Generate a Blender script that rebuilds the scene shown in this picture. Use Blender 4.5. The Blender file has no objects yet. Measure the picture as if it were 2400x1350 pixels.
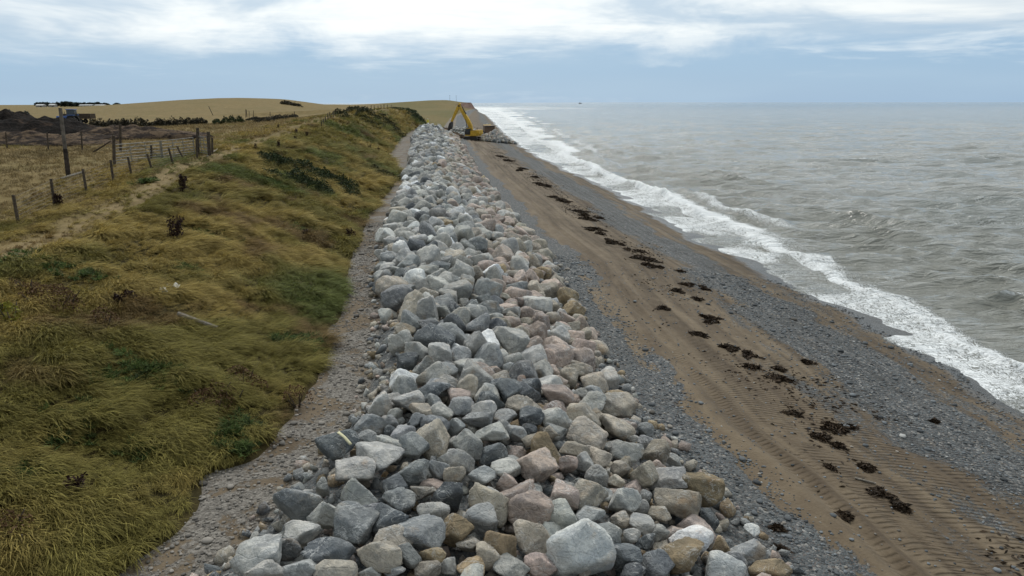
import bpy, bmesh, math, random
import numpy as np
from mathutils import Vector, Matrix, Euler

# ------------------------------------------------------------------ camera, sky, sun, exposure
scene = bpy.context.scene
COL = scene.collection
R = math.radians
CAM_Z, PITCH, ROLL, FPX = 11.0, 14.8, 0.24, 1650.0      # photo is 2400 px wide
cam_d = bpy.data.cameras.new('camera')
cam_d.sensor_width = 36.0
cam_d.lens = 36.0 * FPX / 2400.0
cam_d.clip_start, cam_d.clip_end = 0.1, 30000.0
cam = bpy.data.objects.new('camera', cam_d)
COL.objects.link(cam)
cam.matrix_world = (Matrix.Translation((0, 0, CAM_Z)) @ Matrix.Rotation(R(90 - PITCH), 4, 'X') @ Matrix.Rotation(R(-ROLL), 4, 'Z'))
scene.camera = cam

SUN_EL, SUN_AZ = 48.0, -8.0           # azimuth clockwise from +Y (ahead of the camera)
world = bpy.data.worlds.new('World'); scene.world = world; world.use_nodes = True
def build_world():
    nt = world.node_tree; nt.nodes.clear()
    N = nt.nodes.new; L = nt.links.new
    out = N('ShaderNodeOutputWorld'); bg = N('ShaderNodeBackground'); bg.inputs['Strength'].default_value = 0.12
    L(bg.outputs[0], out.inputs[0])
    sky = N('ShaderNodeTexSky'); sky.sky_type = 'NISHITA'; sky.sun_disc = False
    sky.sun_elevation = R(SUN_EL); sky.sun_rotation = R(SUN_AZ)
    sky.air_density = 1.0; sky.dust_density = 0.6; sky.ozone_density = 1.5
    tc = N('ShaderNodeTexCoord'); sep = N('ShaderNodeSeparateXYZ'); L(tc.outputs['Generated'], sep.inputs[0])
    def mapr(src, a, b, c=0.0, d=1.0, smooth=True):
        m = N('ShaderNodeMapRange'); m.interpolation_type = 'SMOOTHSTEP' if smooth else 'LINEAR'
        m.inputs[1].default_value, m.inputs[2].default_value, m.inputs[3].default_value, m.inputs[4].default_value = a, b, c, d
        L(src, m.inputs[0]); return m.outputs[0]
    def math2(op, a, b):
        m = N('ShaderNodeMath'); m.operation = op
        for i, s in enumerate((a, b)):
            if isinstance(s, (int, float)): m.inputs[i].default_value = s
            else: L(s, m.inputs[i])
        return m.outputs[0]
    def noise(scale3, sc, det, rough, dist=0.0, off=(0, 0, 0)):
        mp = N('ShaderNodeMapping'); mp.inputs['Scale'].default_value = scale3; mp.inputs['Location'].default_value = off
        L(tc.outputs['Generated'], mp.inputs[0])
        n = N('ShaderNodeTexNoise'); n.inputs['Scale'].default_value = sc; n.inputs['Detail'].default_value = det
        n.inputs['Roughness'].default_value = rough; n.inputs['Distortion'].default_value = dist
        L(mp.outputs[0], n.inputs['Vector']); return n.outputs['Fac']
    def mix(f, a, b):
        m = N('ShaderNodeMix'); m.data_type = 'RGBA'
        for i, s in ((0, f), (6, a), (7, b)):
            if isinstance(s, tuple): m.inputs[i].default_value = s + (1,)
            elif isinstance(s, float): m.inputs[i].default_value = s
            else: L(s, m.inputs[i])
        return m.outputs[2]
    z = sep.outputs['Z']
    k = 1 / 0.12
    # far stratus: a blue-grey veil low down, over the clear sky
    veil = mix(0.90, sky.outputs[0], (0.300 * k, 0.462 * k, 0.650 * k))
    grey = mix(mapr(noise((1, 1, 7), 1.6, 3, .5, 0, (3, 1, 0)), .36, .64, 0, .9), veil, (0.42 * k, 0.56 * k, 0.69 * k))
    # layered cloud: soft sheets low down, a brighter broken deck above
    n1 = noise((1, 1, 3.4), 3.0, 6, .60, .45, (0.9, 1.2, .2))
    n2 = noise((1, 1, 6), 10, 4, .6, .3, (1.3, .2, 2))
    nn = math2('ADD', math2('MULTIPLY', n1, .76), math2('MULTIPLY', n2, .24))
    cover = mapr(z, .025, .125, -.24, .26, False)
    m1 = mapr(math2('ADD', math2('MULTIPLY', math2('SUBTRACT', nn, .5), 1.3), math2('ADD', cover, .5)), .33, .69)
    n3 = noise((1, 1, 5), 3.0, 5, .6, .5, (5, 2, 1))
    white = mix(mapr(n3, .42, .64), (0.88 * k, 0.92 * k, 0.92 * k), (0.52 * k, 0.63 * k, 0.73 * k))
    # cloud is brightest towards the veiled sun and greyer away from it
    dp = N('ShaderNodeVectorMath'); dp.operation = 'DOT_PRODUCT'; L(tc.outputs['Generated'], dp.inputs[0])
    dp.inputs[1].default_value = (math.sin(R(SUN_AZ)) * math.cos(R(SUN_EL)), math.cos(R(SUN_AZ)) * math.cos(R(SUN_EL)), math.sin(R(SUN_EL)))
    lit = mapr(dp.outputs['Value'], -.4, .85, .32, 1.08)
    lc = N('ShaderNodeVectorMath'); lc.operation = 'SCALE'; L(white, lc.inputs[0]); L(lit, lc.inputs['Scale'])
    base = mix(m1, grey, lc.outputs[0])
    n4 = noise((1, 1, 9), 5.0, 5, .62, .3, (2.2, 4.1, 0))
    wis = math2('MULTIPLY', mapr(n4, .52, .74, 0, .75), mapr(z, .02, .06))
    base = mix(wis, base, (0.74 * k, 0.82 * k, 0.87 * k))
    L(base, bg.inputs['Color'])
build_world()
world.cycles.sampling_method = 'MANUAL'; world.cycles.sample_map_resolution = 256

sd = bpy.data.lights.new('sun', 'SUN'); sd.energy = 1.5; sd.angle = R(11); sd.color = (1.0, 0.96, 0.90)
sun = bpy.data.objects.new('sun', sd); COL.objects.link(sun)
sun.rotation_euler = Vector((math.sin(R(SUN_AZ)) * math.cos(R(SUN_EL)), math.cos(R(SUN_AZ)) * math.cos(R(SUN_EL)), math.sin(R(SUN_EL)))).to_track_quat('Z', 'Y').to_euler()
vs = scene.view_settings
vs.view_transform = 'Standard'; vs.look = 'None'; vs.exposure = 0.1; vs.gamma = 1.0; vs.use_curve_mapping = False
scene.cycles.max_bounces = 4; scene.cycles.diffuse_bounces = 1; scene.cycles.glossy_bounces = 2; scene.cycles.transmission_bounces = 2
scene.cycles.use_adaptive_sampling = True; scene.cycles.adaptive_threshold = 0.02
scene.cycles.use_denoising = True

# ------------------------------------------------------------------ noise and small maths
def _hash(ix, iy, iz, s):
    h = (ix.astype(np.int64) * 374761393 + iy.astype(np.int64) * 668265263 + iz.astype(np.int64) * 2147483647 + s * 1274126177) & 0xFFFFFFFF
    h = ((h ^ (h >> 13)) * 1274126177) & 0xFFFFFFFF
    h = ((h ^ (h >> 16)) * 2246822519) & 0xFFFFFFFF
    return ((h ^ (h >> 15)) & 0xFFFFFF) / float(0xFFFFFF)
def vnoise(x, y, z=0.0, s=0):
    x, y, z = np.broadcast_arrays(np.asarray(x, float), np.asarray(y, float), np.asarray(z, float))
    xi, yi, zi = np.floor(x), np.floor(y), np.floor(z)
    fx, fy, fz = x - xi, y - yi, z - zi
    fx, fy, fz = fx * fx * (3 - 2 * fx), fy * fy * (3 - 2 * fy), fz * fz * (3 - 2 * fz)
    r = 0.0
    for a in (0, 1):
        for b in (0, 1):
            for c in (0, 1):
                r = r + _hash(xi + a, yi + b, zi + c, s) * (fx if a else 1 - fx) * (fy if b else 1 - fy) * (fz if c else 1 - fz)
    return r * 2 - 1
def fbm(x, y, z=0.0, s=0, o=4, lac=2.03, g=.5):
    r, a = 0.0, 1.0
    x, y, z = np.asarray(x, float), np.asarray(y, float), np.asarray(z, float)
    for i in range(o):
        r = r + a * vnoise(x, y, z, s + i * 17); x, y, z, a = x * lac, y * lac, z * lac, a * g
    return r
def sstep(a, b, x):
    t = np.clip((np.asarray(x, float) - a) / (b - a), 0, 1); return t * t * (3 - 2 * t)
rng = np.random.default_rng(7)
random.seed(7)

_ct, _st = math.cos(R(PITCH)), math.sin(R(PITCH))
_cr, _sr = math.cos(R(ROLL)), math.sin(R(ROLL))
def ray(px, py):
    """Direction (per metre along the view axis) of a photo pixel."""
    u, v = (px - 1200) / FPX, (675 - py) / FPX
    u, v = u * _cr + v * _sr, -u * _sr + v * _cr
    return np.array([u, _ct + v * _st, -_st + v * _ct])
def at_z(px, py, z):
    d = ray(px, py); t = (z - CAM_Z) / d[2]
    return d[0] * t, d[1] * t
def project(p):
    x, y, z = p[0], p[1], p[2] - CAM_Z
    dep = y * _ct - z * _st; v = (y * _st + z * _ct) / dep; u = x / dep
    u, v = u * _cr - v * _sr, u * _sr + v * _cr
    return 1200 + u * FPX, 675 - v * FPX, dep

# ------------------------------------------------------------------ shape of the coast
def poly(pts):
    a = np.array(sorted([(y, x) for x, y in pts])); return lambda Y: np.interp(Y, a[:, 0], a[:, 1])
strip_z = lambda Y: 3.2 + 0.8 * sstep(60, 180, Y) - 1.2 * sstep(195, 240, Y)
_W = [at_z(*p, 0.0) for p in [(2400, 975), (2240, 870), (2110, 790), (2040, 748), (1900, 705), (1850, 672), (1760, 608), (1640, 560), (1560, 515), (1450, 450), (1370, 413), (1290, 380), (1230, 347), (1190, 318), (1165, 292), (1140, 270)]]
_W = [(21.2, 2.0), (20.6, 10), (20.0, 17)] + _W + [(-42, 900), (-44, 980), (-70, 1060), (-140, 1200), (-400, 1800), (-1500, 3000), (-6000, 6000), (-14000, 12000)]
_XW = poly(_W)
def XW(Y):
    Y = np.asarray(Y, float); return _XW(Y) + fbm(Y * .16, 3.3, 0, 5, 3) * .75 * sstep(6, 20, Y)
_Rt = [at_z(*p, 1.8) for p in [(1800, 1320), (1660, 1150), (1580, 1060), (1500, 985), (1440, 880), (1385, 790), (1325, 690), (1285, 600), (1220, 535), (1170, 470), (1125, 415), (1085, 345)]]
XR = poly([(6.4, 4), (6.0, 9)] + _Rt + [(-13.5, 185), (-15, 230), (-30, 440), (-42, 800), (-45, 960), (-74, 1060), (-150, 1200), (-410, 1800), (-1510, 3000), (-6010, 6000), (-14010, 12000)])
_Lt = [at_z(*p, 3.3) for p in [(540, 1320), (640, 1200), (760, 1060), (850, 960), (872, 880), (880, 800), (900, 740), (882, 670), (892, 590), (915, 520), (945, 440)]]
XL = poly([(-6.4, 4), (-5.9, 9)] + _Lt + [(-14.2, 100), (-20.0, 145), (-23.5, 185), (-18, 230), (-33, 440), (-45, 800), (-46.5, 960), (-77, 1060), (-155, 1200), (-415, 1800), (-1515, 3000), (-6015, 6000), (-14015, 12000)])
_T = [at_z(*p, 3.2) for p in [(300, 1345), (430, 1240), (490, 1115), (600, 1080), (705, 975), (760, 850), (800, 720), (835, 590), (872, 500), (915, 450), (942, 405), (915, 368)]]
_XT = poly([(-8.2, 4), (-7.9, 8)] + _T + [(-22.5, 145), (-25.5, 185), (-22, 230), (-36, 440), (-47, 800), (-47, 960), (-80, 1060)] + [(-160, 1200), (-420, 1800), (-1520, 3000), (-6020, 6000), (-14020, 12000)])
def XT(Y):
    Y = np.asarray(Y, float); return _XT(Y) + (.22 * fbm(Y * .55, 8.1, 0, 6, 3) - .05) * (1 - sstep(90, 150, Y))
XC = poly([(-15.5, 4), (-16.5, 22), (-18.0, 32), (-20.2, 41), (-23.0, 60), (-26.0, 85), (-28.5, 105), (-30.0, 140), (-31.0, 185), (-33, 230), (-42, 300), (-42, 440), (-62, 780), (-70, 830), (-62, 890), (-52.5, 955), (-95, 1060), (-180, 1200), (-440, 1800), (-1560, 3000), (-6060, 6000), (-14060, 12000)])
ZC = poly([(5.8, 4), (6.2, 22), (6.5, 32), (7.15, 41), (7.35, 60), (8.0, 85), (8.6, 105), (9.2, 140), (9.5, 185), (8.6, 215), (5.2, 270), (4.6, 440), (5, 740), (9, 830), (10.6, 890), (10.6, 960), (9, 1060), (7, 1200), (7, 12000)])

def plateau(X, Y):
    base = np.interp(Y, [4, 22, 30, 42, 60, 80, 126, 200, 320, 600, 900, 12000], [5.8, 6.2, 6.5, 7.3, 7.5, 7.6, 8.0, 8.2, 8.0, 7.5, 7.2, 6.5])
    base = base - 1.1 * sstep(38, 62, -X) * sstep(85, 130, Y) * (1 - sstep(500, 900, Y))
    hill = np.interp(X / np.maximum(Y, 1) * 350, [-600, -330, -240, -202, -159, -108, -85, -68, -57], [0, .2, 1.2, 3.0, 5.7, 7.8, 6.4, 2.4, 0])
    base = base + hill * sstep(150, 350, Y) * (1 - sstep(420, 700, Y))
    return base
def headland(X, Y):
    a = sstep(700, 900, Y) * (1 - sstep(1020, 1075, Y))
    b = np.interp(X, [-600, -330, -170, -120, -80], [0, 0, .3, 2.2, 3.9])
    return a * b * sstep(2, 40, XC(Y) - X)
def height(X, Y, detail=True):
    X = np.asarray(X, float); Y = np.asarray(Y, float)
    xw, xr, xl, xt, xc = XW(Y), XR(Y), XL(Y), XT(Y), XC(Y)
    zt, zc = strip_z(Y), ZC(Y)
    u = (X - xr) / (xw - xr)
    beach = 1.8 * (1 - np.clip(u, 0, 1)) ** 0.9 - 0.09 * np.maximum(X - xw, 0)
    beach = beach + .10 * np.exp(-((u - .165) / .02) ** 2) - .09 * np.exp(-((u - .20) / .014) ** 2) + .05 * np.exp(-((u - .225) / .012) ** 2) - .05 * np.exp(-((u - .245) / .012) ** 2)
    m = np.clip((X - xl) / (xr - xl), 0, 1)
    on = (1 - sstep(176, 192, Y))
    mound = zt + (1.75 - zt) * m ** 1.35 + on * .75 * np.sin(np.pi * np.clip(m, 0, 1) ** .62) + on * .9 * sstep(120, 170, Y) * np.sin(np.pi * m ** .7)
    strip = np.broadcast_to(zt, X.shape) + .05 * fbm(X * .6, Y * .6, 0, 9, 3)
    b = np.clip((xt - X) / np.maximum(xt - xc, .5), 0, 1)
    bank = zt + (zc - zt) * (.55 * b + .45 * (b * b * (3 - 2 * b))) + .28 * np.sin(np.pi * b) * (Y < 260)
    inl = np.maximum(xc - X, 0)
    pl = plateau(X, Y)
    f = sstep(0, 1, inl / (6 + .25 * np.abs(Y) * (Y > 190) + 6))
    land = zc * (1 - f) + pl * f + headland(X, Y)
    z = np.where(X > xr, beach, np.where(X > xl, mound, np.where(X > xt, strip, np.where(X > xc, bank, land))))
    if detail:
        g = sstep(-.3, 1.2, xt - X)
        z = z + g * (1 - sstep(150, 500, Y)) * (.16 * fbm(X * .35, Y * .35, 0, 21, 4) * (1 - .55 * sstep(0, 3, inl)) + .05)
        z = z + (1 - g) * .03 * fbm(X * .8, Y * .5, 0, 31, 3)
    return z
def ground(x, y): return float(height(np.array([x]), np.array([y]))[0])
def hit(px, py, dz=0.0):
    """Where a photo pixel's view ray meets the terrain (raised by dz)."""
    d = ray(px, py)
    t = np.concatenate([np.linspace(6, 120, 4000), np.linspace(120.1, 3000, 6000)])
    P = np.array([0, 0, CAM_Z])[None] + t[:, None] * d[None]
    below = P[:, 2] < height(P[:, 0], P[:, 1]) + dz
    i = int(np.argmax(below)) if below.any() else len(t) - 1
    return P[i]

# ------------------------------------------------------------------ node helper
class M:
    def __init__(s, name):
        s.m = bpy.data.materials.new(name); s.m.use_nodes = True; s.nt = s.m.node_tree; s.nt.nodes.clear()
        s.out = s.nt.nodes.new('ShaderNodeOutputMaterial'); s.p = s.nt.nodes.new('ShaderNodeBsdfPrincipled')
        s.nt.links.new(s.p.outputs[0], s.out.inputs[0])
    def n(s, t): return s.nt.nodes.new(t)
    def put(s, sock, v):
        if isinstance(v, (int, float)): sock.default_value = v
        elif isinstance(v, tuple): sock.default_value = v + (1,) if len(v) == 3 and sock.type == 'RGBA' else v
        else: s.nt.links.new(v, sock)
    def attr(s, name, kind='GEOMETRY', out='Fac'):
        a = s.n('ShaderNodeAttribute'); a.attribute_name = name; a.attribute_type = kind; return a.outputs[out]
    def pos(s): return s.n('ShaderNodeNewGeometry').outputs['Position']
    def vmap(s, v, scale=(1, 1, 1), loc=(0, 0, 0), rot=(0, 0, 0)):
        m = s.n('ShaderNodeMapping'); s.put(m.inputs['Vector'], v); m.inputs['Scale'].default_value = scale
        m.inputs['Location'].default_value = loc; m.inputs['Rotation'].default_value = rot; return m.outputs[0]
    def noise(s, v, sc, det=4, ro=.55, dist=0., typ=None, out='Fac'):
        m = s.n('ShaderNodeTexNoise'); s.put(m.inputs['Vector'], v)
        if typ: m.noise_type = typ
        m.inputs['Scale'].default_value = sc; m.inputs['Detail'].default_value = det
        m.inputs['Roughness'].default_value = ro; m.inputs['Distortion'].default_value = dist; return m.outputs[out]
    def voro(s, v, sc, feat='F1', out='Distance', rand=1.):
        m = s.n('ShaderNodeTexVoronoi'); m.feature = feat; s.put(m.inputs['Vector'], v); m.inputs['Scale'].default_value = sc
        m.inputs['Randomness'].default_value = rand; return m.outputs[out]
    def wave(s, v, sc, dist=1., det=2, dsc=1., direction='Y'):
        m = s.n('ShaderNodeTexWave'); m.bands_direction = direction; s.put(m.inputs['Vector'], v); m.inputs['Scale'].default_value = sc
        m.inputs['Distortion'].default_value = dist; m.inputs['Detail'].default_value = det; m.inputs['Detail Scale'].default_value = dsc; return m.outputs['Fac']
    def mr(s, v, a, b, c=0., d=1., smooth=True):
        m = s.n('ShaderNodeMapRange'); m.interpolation_type = 'SMOOTHSTEP' if smooth else 'LINEAR'
        s.put(m.inputs[0], v)
        for i, x in ((1, a), (2, b), (3, c), (4, d)): s.put(m.inputs[i], x)
        return m.outputs[0]
    def op(s, o, a, b=0.):
        m = s.n('ShaderNodeMath'); m.operation = o; s.put(m.inputs[0], a); s.put(m.inputs[1], b); return m.outputs[0]
    def mix(s, f, a, b, blend='MIX'):
        m = s.n('ShaderNodeMix'); m.data_type = 'RGBA'; m.blend_type = blend
        s.put(m.inputs[0], f); s.put(m.inputs[6], a); s.put(m.inputs[7], b); return m.outputs[2]
    def bump(s, h, strength=.5, dist=.05, prev=None):
        m = s.n('ShaderNodeBump'); m.inputs['Strength'].default_value = strength; m.inputs['Distance'].default_value = dist
        s.put(m.inputs['Height'], h)
        if prev is not None: s.put(m.inputs['Normal'], prev)
        return m.outputs[0]
    def done(s, color, rough=.8, normal=None, spec=.3, metal=0.):
        s.put(s.p.inputs['Base Color'], color); s.put(s.p.inputs['Roughness'], rough)
        s.p.inputs['Specular IOR Level'].default_value = spec; s.put(s.p.inputs['Metallic'], metal)
        if normal is not None: s.put(s.p.inputs['Normal'], normal)
        return s.m

# ------------------------------------------------------------------ object helpers
def tag(o, label=None, cat=None, group=None, kind=None):
    for k, v in (('label', label), ('category', cat), ('group', group), ('kind', kind)):
        if v: o[k] = v
    return o
def mesh_np(name, V, F, smooth=True):
    me = bpy.data.meshes.new(name); V = np.asarray(V, np.float32); F = np.asarray(F, np.int32)
    me.vertices.add(len(V)); me.vertices.foreach_set('co', V.ravel())
    k = F.shape[1]; me.loops.add(F.size); me.loops.foreach_set('vertex_index', F.ravel())
    me.polygons.add(len(F)); me.polygons.foreach_set('loop_start', np.arange(0, F.size, k, dtype=np.int32))
    me.polygons.foreach_set('loop_total', np.full(len(F), k, np.int32))
    if smooth: me.polygons.foreach_set('use_smooth', np.ones(len(F), bool))
    me.update(calc_edges=True); me.validate(); return me
def fattr(me, name, val, typ='FLOAT'):
    a = me.attributes.new(name, typ, 'POINT'); val = np.asarray(val, np.float32)
    a.data.foreach_set({'FLOAT': 'value', 'FLOAT_VECTOR': 'vector', 'FLOAT_COLOR': 'color'}[typ], val.ravel())
def link(name, me, mat=None, parent=None, loc=None):
    o = bpy.data.objects.new(name, me); COL.objects.link(o)
    if mat is not None and me is not None and not me.materials: me.materials.append(mat)
    if parent is not None: o.parent = parent
    if loc is not None: o.location = loc
    return o
def empty(name, loc=(0, 0, 0), rz=0.0):
    o = bpy.data.objects.new(name, None); COL.objects.link(o); o.location = loc; o.rotation_euler = (0, 0, rz); o.empty_display_size = .2; return o
def grid_mesh(name, X, Y, Z):
    n, m = X.shape; V = np.stack([X, Y, Z], -1).reshape(-1, 3)
    i = np.arange(n * m).reshape(n, m)
    F = np.stack([i[:-1, :-1], i[:-1, 1:], i[1:, 1:], i[1:, :-1]], -1).reshape(-1, 4)
    return mesh_np(name, V, F)
class B:
    """Collects simple solids into one mesh."""
    def __init__(s): s.bm = bmesh.new()
    def box(s, size, loc=(0, 0, 0), rot=(0, 0, 0), bevel=0.0):
        r = bmesh.ops.create_cube(s.bm, size=1.0)
        mt = Matrix.Translation(loc) @ Euler(rot).to_matrix().to_4x4() @ Matrix.Diagonal((*size, 1))
        bmesh.ops.transform(s.bm, matrix=mt, verts=r['verts'])
        if bevel:
            es = list({e for v in r['verts'] for e in v.link_edges}); bmesh.ops.bevel(s.bm, geom=es, offset=bevel, segments=1, affect='EDGES')
        return s
    def tube(s, a, b, r0, r1=None, seg=8):
        a, b = Vector(a), Vector(b); d = b - a; r1 = r0 if r1 is None else r1
        r = bmesh.ops.create_cone(s.bm, cap_ends=True, segments=seg, radius1=r0, radius2=r1, depth=d.length)
        mt = Matrix.Translation((a + b) / 2) @ d.to_track_quat('Z', 'Y').to_matrix().to_4x4()
        bmesh.ops.transform(s.bm, matrix=mt, verts=r['verts']); return s
    def prism(s, prof, x0, x1, axis='Y'):
        """prof: list of (a, z); extruded along axis between x0 and x1."""
        def P(a, z, t): return (a, t, z) if axis == 'Y' else (t, a, z)
        v0 = [s.bm.verts.new(P(a, z, x0)) for a, z in prof]; v1 = [s.bm.verts.new(P(a, z, x1)) for a, z in prof]
        n = len(prof); s.bm.faces.new(v0); s.bm.faces.new(v1[::-1])
        for i in range(n): s.bm.faces.new((v0[i], v1[i], v1[(i + 1) % n], v0[(i + 1) % n]))
        return s
    def ball(s, loc, r, sc=(1, 1, 1), sub=2):
        q = bmesh.ops.create_icosphere(s.bm, subdivisions=sub, radius=r)
        bmesh.ops.transform(s.bm, matrix=Matrix.Translation(loc) @ Matrix.Diagonal((*sc, 1)), verts=q['verts']); return s
    def build(s, name, mat, parent=None, smooth=False):
        bmesh.ops.recalc_face_normals(s.bm, faces=s.bm.faces[:])
        me = bpy.data.meshes.new(name); s.bm.to_mesh(me); s.bm.free()
        if smooth:
            for p in me.polygons: p.use_smooth = True
        return link(name, me, mat, parent)
def scatter(name, pts, rot, scale, tint, protos, pick, mat_unused=None):
    """One object whose points carry instances of the prototype meshes (for uncountable stuff)."""
    me = bpy.data.meshes.new(name); n = len(pts)
    me.vertices.add(n); me.vertices.foreach_set('co', np.asarray(pts, np.float32).ravel()); me.update()
    fattr(me, 'rot', rot, 'FLOAT_VECTOR'); fattr(me, 'scl', scale, 'FLOAT_VECTOR'); fattr(me, 'tint', tint, 'FLOAT_VECTOR')
    a = me.attributes.new('pick', 'INT', 'POINT'); a.data.foreach_set('value', np.asarray(pick, np.int32))
    o = link(name, me)
    c = bpy.data.collections.new(name + '_kinds')
    for p in protos: c.objects.link(p)
    g = bpy.data.node_groups.new(name + '_nodes', 'GeometryNodeTree')
    g.interface.new_socket('Geometry', in_out='INPUT', socket_type='NodeSocketGeometry'); g.interface.new_socket('Geometry', in_out='OUTPUT', socket_type='NodeSocketGeometry')
    N = g.nodes.new; L = g.links.new
    gi, go = N('NodeGroupInput'), N('NodeGroupOutput')
    ip = N('GeometryNodeInstanceOnPoints'); ci = N('GeometryNodeCollectionInfo'); ci.inputs[0].default_value = c
    ci.inputs['Separate Children'].default_value = True; ci.inputs['Reset Children'].default_value = True
    def na(nm, ty):
        q = N('GeometryNodeInputNamedAttribute'); q.data_type = ty; q.inputs['Name'].default_value = nm; return q.outputs['Attribute']
    m2p = N('GeometryNodeMeshToPoints'); L(gi.outputs[0], m2p.inputs['Mesh'])
    L(m2p.outputs[0], ip.inputs['Points']); L(ci.outputs[0], ip.inputs['Instance']); ip.inputs['Pick Instance'].default_value = True
    L(na('pick', 'INT'), ip.inputs['Instance Index'])
    e2r = N('FunctionNodeEulerToRotation'); L(na('rot', 'FLOAT_VECTOR'), e2r.inputs[0]); L(e2r.outputs[0], ip.inputs['Rotation'])
    L(na('scl', 'FLOAT_VECTOR'), ip.inputs['Scale']); L(ip.outputs[0], go.inputs[0])
    md = o.modifiers.new('scatter', 'NODES'); md.node_group = g
    return o
def proto(name, me, mat):
    o = bpy.data.objects.new(name, me)
    if not me.materials: me.materials.append(mat)
    return o

# ------------------------------------------------------------------ materials
def mat_plain(name, col, rough=.7, var=.25, scale=6., spec=.3, metal=0., bump=0.):
    m = M(name); p = m.pos(); n = m.noise(p, scale, 5, .6)
    c = m.mix(m.mr(n, .3, .7), tuple(x * (1 - var) for x in col), tuple(min(1, x * (1 + var)) for x in col))
    nb = m.bump(m.noise(p, scale * 4, 4), bump, .02) if bump else None
    return m.done(c, m.mr(n, .2, .8, rough * .85, min(1, rough * 1.1)), nb, spec, metal)

def make_rock_mat(name, individual):
    m = M(name); p = m.pos()
    if individual:
        oi = m.n('ShaderNodeObjectInfo'); col = oi.outputs['Color']
        off = m.n('ShaderNodeVectorMath'); off.operation = 'ADD'; m.put(off.inputs[0], p)
        cx = m.n('ShaderNodeCombineXYZ'); r_ = m.op('MULTIPLY', oi.outputs['Random'], 60.0); m.put(cx.inputs[0], r_); m.put(cx.inputs[1], m.op('MULTIPLY', r_, 1.7)); m.put(off.inputs[1], cx.outputs[0]); p = off.outputs[0]
    else:
        col = m.attr('tint', 'GEOMETRY', 'Color')
    big = m.noise(p, 1.6, 5, .6, .6)
    med = m.noise(p, 5.5, 6, .62, .4)
    c = m.mix(m.mr(big, .35, .65, 0, .55), m.mix(1., col, (.62, .66, .70), 'MULTIPLY'), m.mix(1., col, (1.1, 1.08, 1.02), 'MULTIPLY'))
    c = m.mix(m.mr(med, .44, .74, 0, .7), c, m.mix(1., col, (1.4, 1.39, 1.35), 'MULTIPLY'))
    dk = m.noise(m.vmap(p, (1, 1, 1), (4, 7, 2)), 2.4, 5, .68, .8); c = m.mix(m.mr(dk, .50, .66, 0, .55), c, m.mix(1., col, (.48, .50, .53), 'MULTIPLY'))
    # rust/earth stains and pale scuffed veins
    st = m.noise(m.vmap(p, (1, 1, 1), (9, 3, 1)), 1.1, 5, .65, .5)
    c = m.mix(m.mr(st, .56, .72, 0, .6), c, m.mix(1., col, (.86, .66, .46), 'MULTIPLY'))
    ridg = m.noise(m.vmap(p, (1, 1, 1.6)), 2.6, 5, .62, 1.2)
    vein = m.mr(m.op('ABSOLUTE', m.op('SUBTRACT', ridg, .5)), .0, .030, 1., 0.)
    vmask = m.mr(m.noise(p, 2.2, 3), .42, .62)
    c = m.mix(m.op('MULTIPLY', m.op('MULTIPLY', vein, vmask), .55), c, (.62, .62, .60))
    fine = m.noise(p, 38, 4, .7)
    c = m.mix(m.mr(fine, .30, .70, .0, .5), c, m.mix(1., c, (1.3, 1.3, 1.3), 'MULTIPLY'))
    cr = m.voro(m.vmap(p, (1, 1, 1.5)), 3.2, 'DISTANCE_TO_EDGE')
    h1 = m.op('ADD', m.op('MULTIPLY', med, 1.0), m.op('MULTIPLY', m.noise(p, 15, 6, .65), .45))
    nb = m.bump(m.op('ADD', m.op('MULTIPLY', h1, .105), m.op('ADD', m.op('MULTIPLY', m.mr(cr, 0, .05), .010), m.op('MULTIPLY', fine, .006))), .9, 1.0)
    return m.done(c, .85, nb, .25)
MAT_ROCK = make_rock_mat('limestone_block', True)
MAT_ROCKS = make_rock_mat('limestone_blocks', False)

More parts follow.
